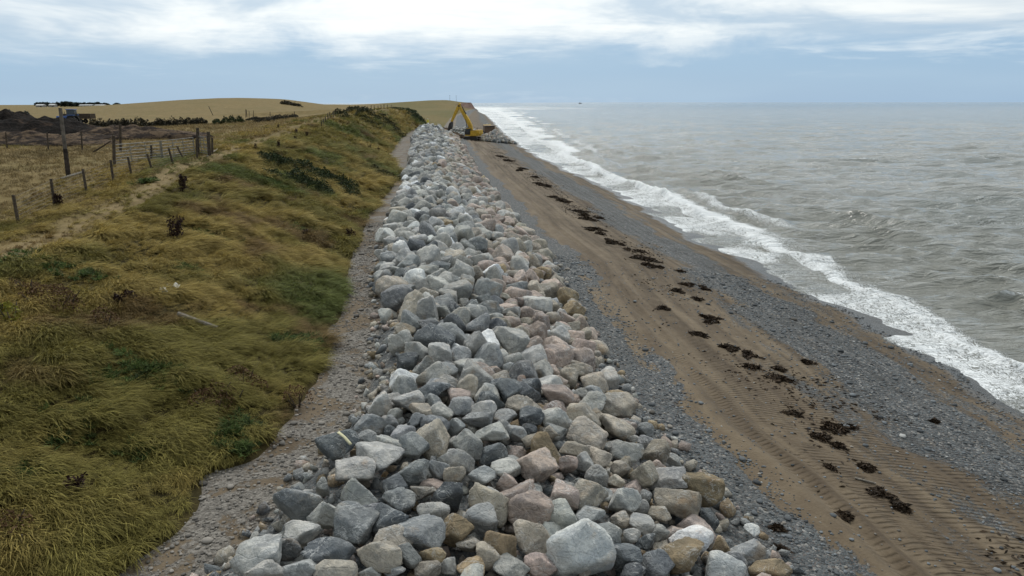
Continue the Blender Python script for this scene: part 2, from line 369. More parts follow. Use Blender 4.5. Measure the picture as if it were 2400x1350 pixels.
def make_beach_mat():
    m = M('shingle_and_sand'); p = m.pos()
    u = m.attr('u'); bc = m.attr('bc', 'GEOMETRY', 'Vector')
    streak = m.noise(m.vmap(bc, (1, .10, 1)), .9, 5, .6, .5)
    blot = m.noise(p, .33, 5, .62, .6)
    fineb = m.noise(p, 1.6, 5, .65)
    uu = m.op('ADD', u, m.op('ADD', m.op('MULTIPLY', m.op('SUBTRACT', streak, .5), .16), m.op('MULTIPLY', m.op('SUBTRACT', blot, .5), .26)))
    uu = m.op('ADD', uu, m.op('MULTIPLY', m.op('SUBTRACT', fineb, .5), .05))
    cr = m.n('ShaderNodeValToRGB'); m.put(cr.inputs[0], m.mr(uu, -.25, 1.25, 0, 1, False)); el = cr.color_ramp.elements
    def t(x): return (x + .25) / 1.5
    stops = [(-.2, .12), (.10, .06), (.135, .92), (.30, .95), (.44, .78), (.53, .62), (.60, .30), (.66, .08), (.76, .12), (.81, .66), (.93, .72), (.965, .10), (1.2, .05)]
    el[0].position, el[0].color = t(stops[0][0]), (stops[0][1],) * 3 + (1,)
    el[1].position, el[1].color = t(stops[-1][0]), (stops[-1][1],) * 3 + (1,)
    for a, b in stops[1:-1]:
        e = el.new(t(a)); e.color = (b, b, b, 1)
    sandf = cr.outputs[0]
    # landward service strip (u < 0): mixed earth and grit
    earth = m.mr(m.noise(p, .55, 5, .6, .4), .40, .62, .15, .8)
    side = m.mr(u, -1.02, -.98)
    sandf = m.op('ADD', sandf, m.mr(m.noise(m.vmap(bc, (1, .22, 1)), .8, 4, .6, .6), .3, .7, -.26, .26))
    sy = m.n('ShaderNodeSeparateXYZ'); m.put(sy.inputs[0], p); sandf = m.op('SUBTRACT', sandf, m.op('MULTIPLY', m.mr(sy.outputs[1], 12, 34, .08, 0.), m.mr(u, .22, .34)))
    sandf = m.mix(side, earth, sandf)
    thr = m.noise(p, 7.0, 4, .7)
    sm = m.mr(m.op('ADD', sandf, m.op('MULTIPLY', m.op('SUBTRACT', thr, .5), 1.1)), .36, .64)
    peb = m.voro(p, 13., 'F1', 'Color'); pebd = m.voro(p, 13., 'F1', 'Distance')
    peb2 = m.voro(p, 34., 'F1', 'Color'); pebd2 = m.voro(p, 34., 'F1', 'Distance')
    pv = m.n('ShaderNodeSeparateColor'); m.put(pv.inputs[0], peb); pv2 = m.n('ShaderNodeSeparateColor'); m.put(pv2.inputs[0], peb2)
    pebv = m.op('ADD', m.op('MULTIPLY', pv.outputs[0], .55), m.op('MULTIPLY', pv2.outputs[0], .45))
    gravel = m.mix(m.mr(pebv, .1, .95), (.034, .040, .043), (.150, .160, .160))
    gravel = m.mix(m.mr(pv.outputs[1], .86, .97), gravel, (.30, .29, .27))
    gravel = m.mix(m.mr(pv2.outputs[2], .8, .95, 0, .6), gravel, (.16, .11, .085))
    gravel = m.mix(m.mr(blot, .4, .65, 0, .35), gravel, (.085, .085, .08))
    strip_g = m.mix(m.mr(pebv, .1, .95), (.110, .098, .082), (.25, .228, .198)); gravel = m.mix(side, strip_g, gravel)
    sand = m.mix(m.mr(streak, .3, .7), (.112, .081, .049), (.192, .147, .094))
    sand = m.mix(m.mr(fineb, .35, .7), m.mix(1., sand, (.80, .78, .76), 'MULTIPLY'), sand)
    sand = m.mix(m.mr(m.noise(p, 45, 3, .7), .55, .75, 0, .55), sand, (.12, .10, .08))
    c = m.mix(sm, gravel, sand)
    # dark fibrous drift of weed along the strand line
    wl = m.op('MULTIPLY', m.mr(u, .34, .44), m.mr(u, .60, .50))
    wn = m.noise(m.vmap(bc, (1, .45, 1)), 1.1, 6, .7, .8)
    c = m.mix(m.op('MULTIPLY', wl, m.mr(wn, .55, .72, 0, .65)), c, (.030, .022, .014))
    # wet zone at the water's edge
    wet = m.mr(m.op('ADD', u, m.op('MULTIPLY', m.op('SUBTRACT', blot, .5), .16)), .90, .95)
    c = m.mix(m.op('MULTIPLY', wet, .68), c, (.020, .019, .016))
    # crawler and wheel tracks: cleat marks across the strip
    tn = m.noise(m.vmap(bc, (1, .05, 1)), .75, 2, .5)
    tb = m.op('MULTIPLY', m.mr(u, .16, .24), m.mr(u, .96, .90))
    tmask = m.op('MULTIPLY', tb, m.mr(tn, .47, .56))
    cleat = m.wave(m.vmap(p, (1, 1, 1), (0, 0, 0), (0, 0, R(4))), 1.75, 1.4, 3, .6, 'Y')
    cleatb = m.wave(m.vmap(p, (1, 1, 1), (0, 0, 0), (0, 0, R(-9))), 1.5, 2.0, 3, .8, 'Y')
    tmb = m.op('MULTIPLY', tb, m.mr(m.noise(m.vmap(bc, (1, .07, 1), (13, 4, 0)), .9, 2, .5), .53, .60))
    worn = m.mr(m.noise(p, .9, 4, .65), .34, .54)
    cl2 = m.op('MULTIPLY', m.op('MAXIMUM', m.op('MULTIPLY', m.op('POWER', cleat, 2.0), tmask), m.op('MULTIPLY', m.op('POWER', cleatb, 2.0), tmb)), worn)
    c = m.mix(m.op('MULTIPLY', cl2, .62), c, m.mix(1., c, (.52, .50, .48), 'MULTIPLY'))
    rut = m.wave(m.vmap(bc, (1, .02, 1)), .42, 1.6, 2, .5, 'X')
    c = m.mix(m.op('MULTIPLY', m.op('MULTIPLY', m.op('POWER', rut, 4.), tb), .5), c, m.mix(1., c, (.62, .60, .58), 'MULTIPLY'))
    ph_ = m.op('ADD', m.op('MULTIPLY', m.op('SUBTRACT', 1., pebd), .040), m.op('MULTIPLY', m.op('SUBTRACT', 1., pebd2), .016))
    hh_ = m.op('MULTIPLY', ph_, m.op('SUBTRACT', 1., m.op('MULTIPLY', sm, .75)))
    hh_ = m.op('SUBTRACT', hh_, m.op('MULTIPLY', cl2, .052))
    hh_ = m.op('SUBTRACT', hh_, m.op('MULTIPLY', m.op('MULTIPLY', m.op('POWER', rut, 4.), tb), .04))
    hh_ = m.op('ADD', hh_, m.op('MULTIPLY', fineb, .07))
    nb = m.bump(hh_, .85, 1.0)
    return m.done(c, m.mr(wet, 0, 1, .88, .28), nb, .35)
MAT_BEACH = make_beach_mat()

def make_land_mat():
    m = M('dry_coastal_turf'); p = m.pos()
    inl = m.attr('inland'); bk = m.attr('bank'); pth = m.attr('path')
    a = m.noise(p, .10, 6, .62, .5); b = m.noise(p, .7, 6, .65, .4); f = m.noise(m.vmap(p, (1, .45, 1)), 7, 5, .7)
    gold = m.mix(m.mr(b, .3, .7), (.135, .098, .040), (.225, .165, .072))
    gold = m.mix(m.mr(a, .45, .66, 0, .6), gold, (.115, .100, .036))
    gold = m.mix(m.mr(f, .35, .7, 0, .6), gold, (.25, .19, .09))
    olive = m.mix(m.mr(b, .35, .65), (.034, .028, .011), (.075, .058, .022))
    c = m.mix(bk, gold, olive)
    c = m.mix(pth, c, m.mix(m.mr(f, .3, .7), (.20, .148, .074), (.27, .202, .104)))
    green = m.attr('green'); c = m.mix(green, c, m.mix(m.mr(b, .35, .65), (.095, .090, .034), (.165, .145, .062)))
    rock = m.attr('cliff'); c = m.mix(rock, c, m.mix(m.mr(m.noise(m.vmap(p, (1, 1, 5)), .12, 5), .35, .65), (.10, .058, .045), (.18, .115, .09)))
    nb = m.bump(m.op('ADD', m.op('MULTIPLY', f, .08), m.op('MULTIPLY', b, .15)), .8, 1.0)
    return m.done(c, .95, nb, .1)
MAT_LAND = make_land_mat()

def make_sea_mat():
    m = M('silty_sea'); p = m.pos(); foam = m.attr('foam'); cap = m.attr('cap'); sh = m.attr('shore'); bc = m.attr('bc', 'GEOMETRY', 'Vector')
    n1 = m.noise(m.vmap(p, (1.25, .8, 1), (0, 0, 0), (0, 0, R(-25))), .42, 8, .70, 1.5)
    n2 = m.noise(m.vmap(p, (1.3, .7, 1), (7, 0, 0), (0, 0, R(-25))), 2.6, 6, .7, 1.8)
    lace = m.mr(m.op('ABSOLUTE', m.op('SUBTRACT', n2, .5)), 0, .11, 1, 0)
    ff = m.op('ADD', m.op('MULTIPLY', n1, .62), m.op('MULTIPLY', lace, .30))
    thr = m.mr(foam, 0, 1, 1.0, .02, False)
    fm = m.op('MULTIPLY', m.mr(ff, thr, m.op('ADD', thr, .30)), .93)
    fm = m.op('MULTIPLY', fm, m.mr(foam, .02, .12))
    n3 = m.noise(m.vmap(p, (1, 1.8, 1), (3, 0, 0), (0, 0, R(-12))), 1.3, 6, .7, .8)
    cm = m.op('MULTIPLY', m.mr(cap, .35, .9), m.mr(n3, .46, .62))
    tr = m.noise(m.vmap(p, (.5, 1.7, 1), (1, 5, 0), (0, 0, R(-14))), .35, 7, .7, 1.2)
    streaks = m.op('MULTIPLY', m.mr(m.op('ABSOLUTE', m.op('SUBTRACT', tr, .5)), 0, .022, .5, 0), m.mr(m.noise(p, .07, 3), .5, .68))
    fm = m.op('MAXIMUM', fm, m.op('MAXIMUM', cm, streaks))
    silt = m.mix(m.mr(m.noise(p, .05, 4), .35, .65), (.205, .218, .200), (.290, .292, .266))
    silt = m.mix(sh, silt, (.205, .205, .175))
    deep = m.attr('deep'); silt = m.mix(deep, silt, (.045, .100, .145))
    c = m.mix(fm, silt, (.86, .88, .88))
    rip = m.noise(m.vmap(p, (.7, 1.9, 1), (0, 0, 0), (0, 0, R(-14))), 1.3, 4, .6, .8)
    rip2 = m.noise(m.vmap(p, (.55, 1.7, 1), (0, 0, 0), (0, 0, R(-14))), .26, 4, .6, .5)
    nb = m.bump(m.op('ADD', m.op('ADD', m.op('MULTIPLY', rip2, 1.25), m.op('MULTIPLY', rip, .34)), m.op('MULTIPLY', fm, .06)), .8, 1.0)
    m.p.inputs['IOR'].default_value = 1.33
    return m.done(c, m.mr(fm, 0, 1, .09, .85), nb, .5)
MAT_SEA = make_sea_mat()

# ------------------------------------------------------------------ land, beach, sea
def rows():
    y = [2.0]; 
    while y[-1] < 11500: y.append(y[-1] + max(.26, y[-1] * .0105))
    return np.array(y)
YR = rows()
def lin(a, b, n): return a[:, None] + (b - a)[:, None] * np.linspace(0, 1, n)[None]
def build_ground():
    Y1 = YR
    xt, xl, xr, xw = XT(Y1), XL(Y1), XR(Y1), XW(Y1)
    cols = [lin(xt - 1.0, xl, 16)[:, :-1], lin(xl, xr, 40)[:, :-1], lin(xr, xw, 110)[:, :-1], lin(xw, xw + 30, 24)]
    us = [np.broadcast_to(np.linspace(-2, -1, 16)[:-1], cols[0].shape), np.broadcast_to(np.linspace(-1, 0, 40)[:-1], cols[1].shape), np.broadcast_to(np.linspace(0, 1, 110)[:-1], cols[2].shape), np.broadcast_to(np.linspace(1, 3, 24), cols[3].shape)]
    X = np.concatenate(cols, 1); U = np.concatenate(us, 1); Y = np.broadcast_to(Y1[:, None], X.shape)
    Z = height(X, Y)
    Z = Z - .35 * sstep(.02, .6, xt[:, None] - X)
    me = grid_mesh('beach', X, Y, Z)
    fattr(me, 'u', U); fattr(me, 'bc', np.stack([X - xr[:, None], Y, 0 * X], -1), 'FLOAT_VECTOR')
    o = link('beach', me, MAT_BEACH); tag(o, kind='structure')
    # land: toe of bank, bank, plateau, far plain
    xc = XC(Y1)
    far = np.concatenate([np.linspace(0, 14, 46), 14 + 16 * (np.geomspace(1, 400, 70) - 1)[1:]])
    Xb = lin(xt + .15, xc, 70)[:, :-1]
    Xi = xc[:, None] - far[None] * (1 + Y1[:, None] * .0012)
    X = np.concatenate([Xb, Xi], 1); Y = np.broadcast_to(Y1[:, None], X.shape); Z = height(X, Y)
    Z[:, 0] -= .12
    me = grid_mesh('grass_land', X[:, ::-1], Y, Z[:, ::-1])
    Xf, Yf = X[:, ::-1], Y
    inl = XC(Yf) - Xf
    fattr(me, 'inland', inl)
    bank = (1 - sstep(-2.5, 1.0, inl)) * (1 - .6 * sstep(60, 120, Yf)) * (1 - sstep(200, 260, Yf))
    pw = inl + .25 + .5 * fbm(Yf * .12, 1.5, 0, 3, 2)
    path = np.exp(-(pw / .6) ** 2) * (1 - sstep(50, 85, Yf)) * .95
    green = sstep(200, 260, Yf) * sstep(-.20, -.16, Xf / Yf) * (.55 + .35 * fbm(Xf * .03, Yf * .012, 0, 77, 3)) 
    gx = np.abs(np.gradient(height(Xf, Yf, False), axis=1) / np.minimum(np.gradient(Xf, axis=1), 1e9))
    cliff = sstep(.22, .5, gx) * sstep(600, 750, Yf) * (1 - sstep(1400, 1800, Yf))
    for k, v in (('bank', bank), ('path', path), ('green', np.clip(green, 0, 1)), ('cliff', cliff)): fattr(me, k, v)
    o = link('grass_land', me, MAT_LAND); tag(o, kind='structure')
build_ground()

_F = [at_z(*p, 0.0) for p in [(2400, 860), (2300, 805), (2130, 705), (1960, 615), (1830, 552), (1660, 500), (1560, 440), (1420, 388), (1310, 335), (1255, 295), (1215, 272)]]
XF = poly([(34, 2), (31, 17)] + _F + [(0, 900), (-5, 1050), (60, 1200), (-100, 1800), (-1400, 3000), (-5900, 6000), (-13900, 12000)])
def build_sea():
    y = [2.0]
    while y[-1] < 11800: y.append(y[-1] + max(.25, y[-1] * .0088))
    Y1 = np.array(y); xw = XW(Y1); xf = np.maximum(XF(Y1), xw + 3)
    reach = np.maximum(1.3 * Y1 + 60, 90)
    c1 = lin(xw - 3.5, xf, 90)[:, :-1]
    t = np.linspace(0, 1, 330); tt = .35 * t + .65 * t ** 2.2
    c2 = xf[:, None] + (reach[:, None]) * tt[None]
    X = np.concatenate([c1, c2], 1); Y = np.broadcast_to(Y1[:, None], X.shape).copy()
    dx = np.gradient(X, axis=1); dy = np.gradient(Y1)[:, None] + 0 * X
    r = np.random.default_rng(11); Z = 0 * X; DX = 0 * X; DY = 0 * X
    xs = X - xw[:, None]; fade = sstep(0, 16, xs)
    WB = [.6 * fbm(X * .03, Y * .03, 0, i, 2) for i in range(4)]; WA = [.55 + .45 * vnoise(X * .045, Y * .045, i * 3.1, 8) for i in range(5)]
    for i in range(54):
        lam = 1.1 * (10 / 1.1) ** r.random(); amp = .0245 * lam ** .80 * (.5 + r.random())
        th = R(-90 + r.normal(-12, 27)); k = 2 * math.pi / lam; ph = r.random() * 6.28
        al = np.clip((lam / np.maximum(np.maximum(dx * abs(math.cos(th)), dy * abs(math.sin(th))), 1e-3) - 2.2) / 3, 0, 1)
        q = k * (X * math.cos(th) + Y * math.sin(th)) + ph + WB[i % 4]
        a = amp * al * WA[i % 5]
        Z += a * np.sin(q); s = 1.0 * a * np.cos(q); DX += s * math.cos(th); DY += s * math.sin(th)
    grp = sstep(.1, .8, fbm(X * .035, Y * .028, 0, 90, 3) + .4)
    Zs = Z * (.25 + .75 * fade); cap = np.clip((Z - .24) / .28, 0, 1) * grp * fade
    # shoaling swell lines and the breaking front
    d = xs / np.maximum((xf - xw)[:, None], 1)
    wob = fbm(Y * .06, X * .02, 0, 41, 3)
    bd = d - (.62 + .22 * wob); br = np.exp(-(bd / np.where(bd < 0, .055, .15)) ** 2) * (.25 + .75 * sstep(-.25, .35, fbm(Y * .09, 7.0, 0, 52, 2)))
    sw = np.exp(-((d - (1.25 + .25 * wob)) / .16) ** 2) * sstep(-.1, .4, fbm(Y * .045, 2.0, 0, 57, 2))
    Zs += (.62 * br + .42 * sw) * (1 - sstep(200, 500, Y)) * (1 + .35 * fbm(X * .9, Y * .9, 0, 61, 3))
    Zs += .03 + .05 * fbm(X * .25, Y * .25, 0, 63, 2) * (1 - fade)
    Zs += .10 * br * fbm(X * 2.2, Y * 2.2, 0, 65, 3)
    wide = np.clip(Y / 40, 1, 3)
    foam = .77 * sstep(-.5, -.3, d) * (1 - sstep(.72 + .22 * wob, 1.08 + .22 * wob, d)) + .45 * br + .10 * np.exp(-(d / .06) ** 2)
    foam *= 1 - .30 * sstep(.05, .45, fbm(X * .14, Y * .14, 0, 71, 3)) * (d < .55)
    foam += .44 * (1 - sstep(.9, 2.4, d)) * sstep(.8, 1.0, d) + .42 * sw * sstep(1.15, 1.3, d)
    foam += .10 * sstep(250, 500, Y) * (1 - sstep(1, 3, d))
    me = grid_mesh('sea', X + DX * fade, Y + DY * fade, Zs)
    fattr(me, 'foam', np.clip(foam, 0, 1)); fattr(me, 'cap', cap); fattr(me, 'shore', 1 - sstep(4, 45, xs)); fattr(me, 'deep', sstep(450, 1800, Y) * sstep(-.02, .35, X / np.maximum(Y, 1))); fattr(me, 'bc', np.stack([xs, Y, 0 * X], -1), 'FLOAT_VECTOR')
    o = link('sea', me, MAT_SEA); tag(o, kind='structure')
build_sea()

# ------------------------------------------------------------------ boulders of the sea defence
_ICO = {}
def ico(sub):
    if sub not in _ICO:
        bm = bmesh.new(); bmesh.ops.create_icosphere(bm, subdivisions=sub, radius=1.0)
        V = np.array([v.co[:] for v in bm.verts]); F = np.array([[v.index for v in f.verts] for f in bm.faces]); bm.free(); _ICO[sub] = (V, F)
    return _ICO[sub]
def rock_shape(seed, sub):
    """An angular quarried block: softened intersection of random planes, roughened; fills the box [-1,1]^3."""
    r = np.random.default_rng(seed); D, F = ico(sub)
    n = int(r.integers(6, 10)); i = np.arange(n) + .5
    ph = np.arccos(1 - 2 * i / n); th = math.pi * (1 + 5 ** .5) * i
    Nn = np.stack([np.cos(th) * np.sin(ph), np.sin(th) * np.sin(ph), np.cos(ph)], 1) + r.normal(0, .36, (n, 3))
    Nn /= np.linalg.norm(Nn, axis=1)[:, None]
    q = r.normal(size=4); q /= np.linalg.norm(q); a, b, c, d = q
    Rm = np.array([[1 - 2 * (c * c + d * d), 2 * (b * c - a * d), 2 * (b * d + a * c)], [2 * (b * c + a * d), 1 - 2 * (b * b + d * d), 2 * (c * d - a * b)], [2 * (b * d - a * c), 2 * (c * d + a * b), 1 - 2 * (b * b + c * c)]])
    Nn = Nn @ Rm.T; h = r.uniform(.58, 1.0, n); p = r.uniform(50, 110)
    rad = (np.sum((np.maximum(D @ Nn.T, 0) / h) ** p, 1) + 1e-9) ** (-1 / p)
    rad = np.minimum(rad, 1.65); P = D * rad[:, None]
    o = r.random(3) * 50
    x, y, z = (P[:, 0] + o[0]), (P[:, 1] + o[1]), (P[:, 2] + o[2])
    k = 1 + .045 * fbm(x * 1.5, y * 1.5, z * 1.5, 1, 3) + (.030 * (1 - 2 * np.abs(fbm(x * 3.2, y * 3.2, z * 3.2, 5, 3))) if sub > 2 else 0)
    st = np.round(6.0 * (Nn[0] @ P.T) + 1.2 * vnoise(x * 1.3, y * 1.3, z * 1.3, 3)) / 6.0 - (Nn[0] @ P.T); k = k + .16 * r.random() * st
    if sub > 3: k = k + .022 * fbm(x * 6, y * 6, z * 6, 9, 2)
    P = P * k[:, None]
    lo, hi = P.min(0), P.max(0); P = (P - (lo + hi) / 2) / ((hi - lo) / 2)
    return P, F
C = {'w': (.80, .79, .76), 'l': (.475, .460, .425), 'g': (.325, .328, .322), 'd': (.165, .175, .182), 'b': (.42, .37, .305), 'p': (.49, .395, .34), 'o': (.36, .275, .175)}
CN = {'w': 'white', 'l': 'pale grey', 'g': 'mid grey', 'd': 'dark blue-grey', 'b': 'beige', 'p': 'pinkish', 'o': 'ochre brown'}
# photo boxes of the nearest boulders: centre x, y, width, height, colour
A = """300,1215,390,210,l 385,1325,300,90,l 630,1290,280,170,g 525,1140,220,180,g 800,1180,330,220,d 630,1050,270,190,l 575,850,330,250,g 780,910,230,220,l 965,990,300,240,g 1020,770,270,280,l 990,600,320,210,l 1140,510,330,190,l 770,720,100,170,l 870,420,300,190,d 1085,375,150,100,g 1110,280,220,190,g 1170,150,180,180,w 1370,110,220,150,l 1260,280,110,120,g 1340,350,180,140,g 1550,50,220,110,d 1410,440,220,120,g 1400,620,220,200,g 1590,600,160,160,g 1290,700,180,170,d 1300,820,230,140,g 1480,760,180,120,b 1650,780,220,260,d 1230,960,260,240,d 1460,1030,330,220,g 1550,900,230,170,l 1270,1110,300,110,b 1180,1190,320,200,b 1370,1210,200,170,g 955,1250,90,110,p 1710,1030,220,220,o 1870,950,240,230,g 1940,830,280,300,b 2220,850,330,260,p 1780,420,220,220,l 1950,340,260,160,l 1740,540,190,220,l 1970,480,180,160,d 1700,630,160,160,b 1890,640,200,160,g 2060,580,210,150,l 2060,680,150,150,p 2270,560,300,240,p 1560,290,200,150,d 1700,290,130,130,g 1860,250,210,120,g 1740,160,180,160,g 1600,200,180,120,l 1460,190,170,80,b 1420,260,150,120,d 1560,130,150,80,g 1960,120,200,150,d 1900,190,200,170,l 2070,60,200,150,d 2220,60,180,150,d 2050,240,150,120,g 2230,220,200,160,d 2220,330,110,90,d 2130,350,150,130,g 2240,400,150,110,b 2370,350,120,120,b 1800,1140,170,110,b 2020,1150,220,270,o 2260,1080,290,250,b 2300,1270,240,180,p 2100,1300,250,140,l 1920,1220,170,180,b 1810,1300,190,150,o 1650,1280,130,150,l 1540,1200,180,130,o 1510,1300,190,110,b 1270,1310,170,90,g 860,1330,300,90,b 1110,1330,150,80,l 700,1080,90,60,g"""
Bz = """780,1130,470,450,w 660,780,220,240,p 830,770,280,250,b 690,560,130,150,p 810,560,130,150,l 740,460,220,90,b 620,70,250,160,p 790,70,120,100,l 870,50,140,90,g 1040,80,150,90,o 1010,150,320,150,b 1040,300,270,170,b 790,230,250,200,b 830,345,280,110,b 610,340,160,110,l 1110,460,230,170,l 1170,300,120,100,g 1235,325,130,120,g 1240,400,120,100,g 1310,470,180,200,b 1430,530,100,80,l 1230,630,190,200,b 1390,650,260,180,l 1460,810,330,260,b 1610,720,340,250,o 1060,600,130,120,b 900,520,200,110,b 890,650,160,170,l 1030,690,130,120,b 1090,800,230,210,l 1240,800,100,120,g 850,920,210,140,g 1000,1040,140,140,l 1060,960,120,140,b 1210,980,220,150,l 1330,920,160,110,b 1140,1080,120,120,l 1340,1060,150,160,l 1240,1120,160,130,d 1560,1080,300,250,w 1680,960,150,180,d 1760,1130,120,160,o 1100,1210,230,200,d 1500,1200,340,230,o 1320,1270,270,160,d 1790,1300,290,150,w 1940,1180,240,180,g 2110,1310,300,130,o 1815,1190,60,80,o 640,1170,130,140,g 780,1325,150,80,b 1140,1335,200,70,d 1990,1030,110,70,w 1870,980,60,50,l"""
FG = [(500 + a / 3, 900 + b / 3, c / 3, d / 3, k) for a, b, c, d, k in [(*map(float, t.split(',')[:4]), t.split(',')[4]) for t in A.split()]]
FG += [(1100 + a / 3, 900 + b / 3, c / 3, d / 3, k) for a, b, c, d, k in [(*map(float, t.split(',')[:4]), t.split(',')[4]) for t in Bz.split()]]
Cz = """400,1290,200,110,b 640,1250,230,130,g 1060,1240,260,210,g 1300,1230,200,110,b 1640,1280,160,120,b 1980,1270,150,140,b 1200,760,250,170,w 1650,620,180,130,p 600,740,220,110,l 1420,780,180,110,b 790,300,120,100,o 1100,450,150,110,b 1130,1010,180,110,g 450,930,140,140,g 1780,1040,140,130,w 1400,1140,170,120,l 1250,1030,150,110,d 760,1120,160,130,l 210,740,140,100,l 180,830,120,90,g 330,740,120,90,l 850,830,160,100,g 1380,690,120,100,p 1560,590,110,80,b 1640,760,150,110,p"""
FG += [(850 + a / 4, 450 + b / 4, c / 4, d / 4, k) for a, b, c, d, k in [(*map(float, t.split(',')[:4]), t.split(',')[4]) for t in Cz.split()]]
FG += [(1362, 838, 72, 60, 'p'), (1305, 812, 58, 62, 'p'), (1425, 885, 58, 62, 'l'), (975, 820, 56, 50, 'l'), (1030, 905, 68, 48, 'g'), (1345, 870, 50, 40, 'b'), (1170, 905, 60, 46, 'd'), (1250, 905, 55, 45, 'd')]
ROCKS = []      # x, y, z, sx, sy, sz, rz, colour key, seed
for cx, cy, w, h, k in FG:
    p = hit(cx, cy + h * .12, .18 + .0022 * w); dep = project(p)[2]
    sx = w * dep / FPX * 1.06; hh = h * dep / FPX
    phi = math.atan2(CAM_Z - p[2], p[1]); sy = sx * random.uniform(.75, 1.0)
    q = hh * hh - (sy * math.sin(phi)) ** 2
    sz = math.sqrt(max(q, (.45 * sx) ** 2)) / math.cos(phi); sz = min(max(sz, .5 * sx), 1.35 * sx)
    ROCKS.append([p[0], p[1], p[2] + .05, sx, sy, sz, random.uniform(-.25, .25), k, random.randint(0, 10 ** 6)])
N_HAND = len(ROCKS)
def fill_rocks():
    r = np.random.default_rng(5); cell = {}
    def near(x, y):
        for i in range(-2, 3):
            for j in range(-2, 3):
                yield from cell.get((int(x // 1) + i, int(y // 1) + j), ())
    def put(x, y, rad): cell.setdefault((int(x // 1), int(y // 1)), []).append((x, y, rad))
    for q in ROCKS: put(q[0], q[1], (q[3] + q[4]) / 4)
    out = []
    for pas, (s0, s1, tries, ov) in enumerate(((.95, 1.35, 2200, .78), (.66, 1.0, 22000, .75), (.40, .62, 18000, .73))):
        Ys = r.uniform(7.5, 190, tries); Ms = r.uniform(.02, .98, tries); Ms = np.where(Ys < 24, .11 + Ms * .80, Ms); S = r.uniform(s0, s1, tries)
        xl, xr = XL(Ys), XR(Ys); Xs = xl + (xr - xl) * Ms
        for x, y, s_, m_ in zip(Xs, Ys, S, Ms):
            if y > 150: s_ *= .92
            if y < 27 and pas == 0 and y < 20: continue
            rad = s_ / 2
            if y > 180 and r.random() < (y - 180) / 10: continue
            if any((x - a) ** 2 + (y - b) ** 2 < ((rad + c) * ov) ** 2 for a, b, c in near(x, y)): continue
            put(x, y, rad)
            # the landward half is grey limestone, the seaward half pink-beige
            t = m_ + .28 * float(fbm(x * .22, y * .12, 0, 15, 2)) + r.normal(0, .10) - .10 * (y > 90)
            if t < .50: k = r.choice(['l', 'g', 'd', 'w', 'b'], p=[.46, .26, .11, .10, .07])
            elif t < .68: k = r.choice(['l', 'g', 'b', 'p', 'w'], p=[.36, .14, .30, .15, .05])
            else: k = r.choice(['p', 'b', 'l', 'o', 'g'], p=[.44, .30, .17, .05, .04])
            out.append([x, y, None, s_ * r.uniform(.9, 1.2), s_ * r.uniform(.8, 1.05), s_ * r.uniform(.68, 1.0), r.uniform(0, 6.28), str(k), int(r.integers(1e6))])
    g = height(np.array([o[0] for o in out]), np.array([o[1] for o in out]))
    for o, z in zip(out, g): o[2] = float(z) + o[5] * r.uniform(.08, .40) + .06
    return out
ROCKS += fill_rocks()
def rock_px(q):
    x, y, d = project(q[:3]); 
    inside = -60 < x < 2460 and y < 1390
    return q[3] * FPX / d * (1 if inside else 0)
order = sorted(range(len(ROCKS)), key=lambda i: -rock_px(ROCKS[i]) - (1000 if i < N_HAND else 0))
SINGLE = set(order[:300])
def tint_of(k, r): 
    b = np.array(C[k]); return np.clip(b * 1.06 * r.uniform(.70, 1.18) * (1 + r.normal(0, .008, 3)), 0, .86)
BOULDERS = []
_tr = np.random.default_rng(3)
for n_, i in enumerate(sorted(SINGLE)):
    q = ROCKS[i]; px = rock_px(q)
    P, F = rock_shape(q[8], 4)
    me = mesh_np('boulder', P * np.array(q[3:6]) / 2, F, False)
    o = link('boulder', me, MAT_ROCK, None, q[:3]); tl = .22 if i < N_HAND else .65; o.rotation_euler = (_tr.normal(0, tl), _tr.normal(0, tl), q[6]); t = tint_of(q[7], _tr)
    o.color = (*t, 1); BOULDERS.append((o, q, px, i))
def joined_rocks(name, rocks, variants, sub, kindlabel):
    """Many blocks in one mesh."""
    shapes = [rock_shape(900 + v, sub) for v in range(variants)]
    VV, FF, TT, off = [], [], [], 0; r = np.random.default_rng(8)
    for x, y, z, sx, sy, sz, rz, k, sd in rocks:
        P, F = shapes[sd % variants]; c, s = math.cos(rz), math.sin(rz)
        fl = -1 if (sd // 64) % 2 else 1
        Q = P * np.array([sx, sy * fl, sz]) / 2; Q = Q @ np.array(Euler((r.normal(0, .65), r.normal(0, .65), 0)).to_matrix()).T; Q = np.stack([Q[:, 0] * c - Q[:, 1] * s, Q[:, 0] * s + Q[:, 1] * c, Q[:, 2]], 1) + np.array([x, y, z])
        VV.append(Q); FF.append((F if fl > 0 else F[:, ::-1]) + off); off += len(Q)
        TT.append(np.broadcast_to(np.append(tint_of(k, r), 1.0), (len(Q), 4)))
    me = mesh_np(name, np.concatenate(VV), np.concatenate(FF), False); fattr(me, 'tint', np.concatenate(TT), 'FLOAT_COLOR')
    o = link(name, me, MAT_ROCKS); tag(o, kindlabel[0], kindlabel[1], kind='stuff'); return o
rest = [ROCKS[i] for i in range(len(ROCKS)) if i not in SINGLE]
near_r = [q for q in rest if q[1] < 75]; far_r = [q for q in rest if q[1] >= 75]
print('rocks', len(ROCKS), 'rest near', len(near_r), 'far', len(far_r))
# one object: the remaining blocks of the defence (finer blocks first)
joined_rocks('boulder_armour', rest, 40, 3, ('packed grey and pink limestone blocks receding towards the excavator', 'boulders'))
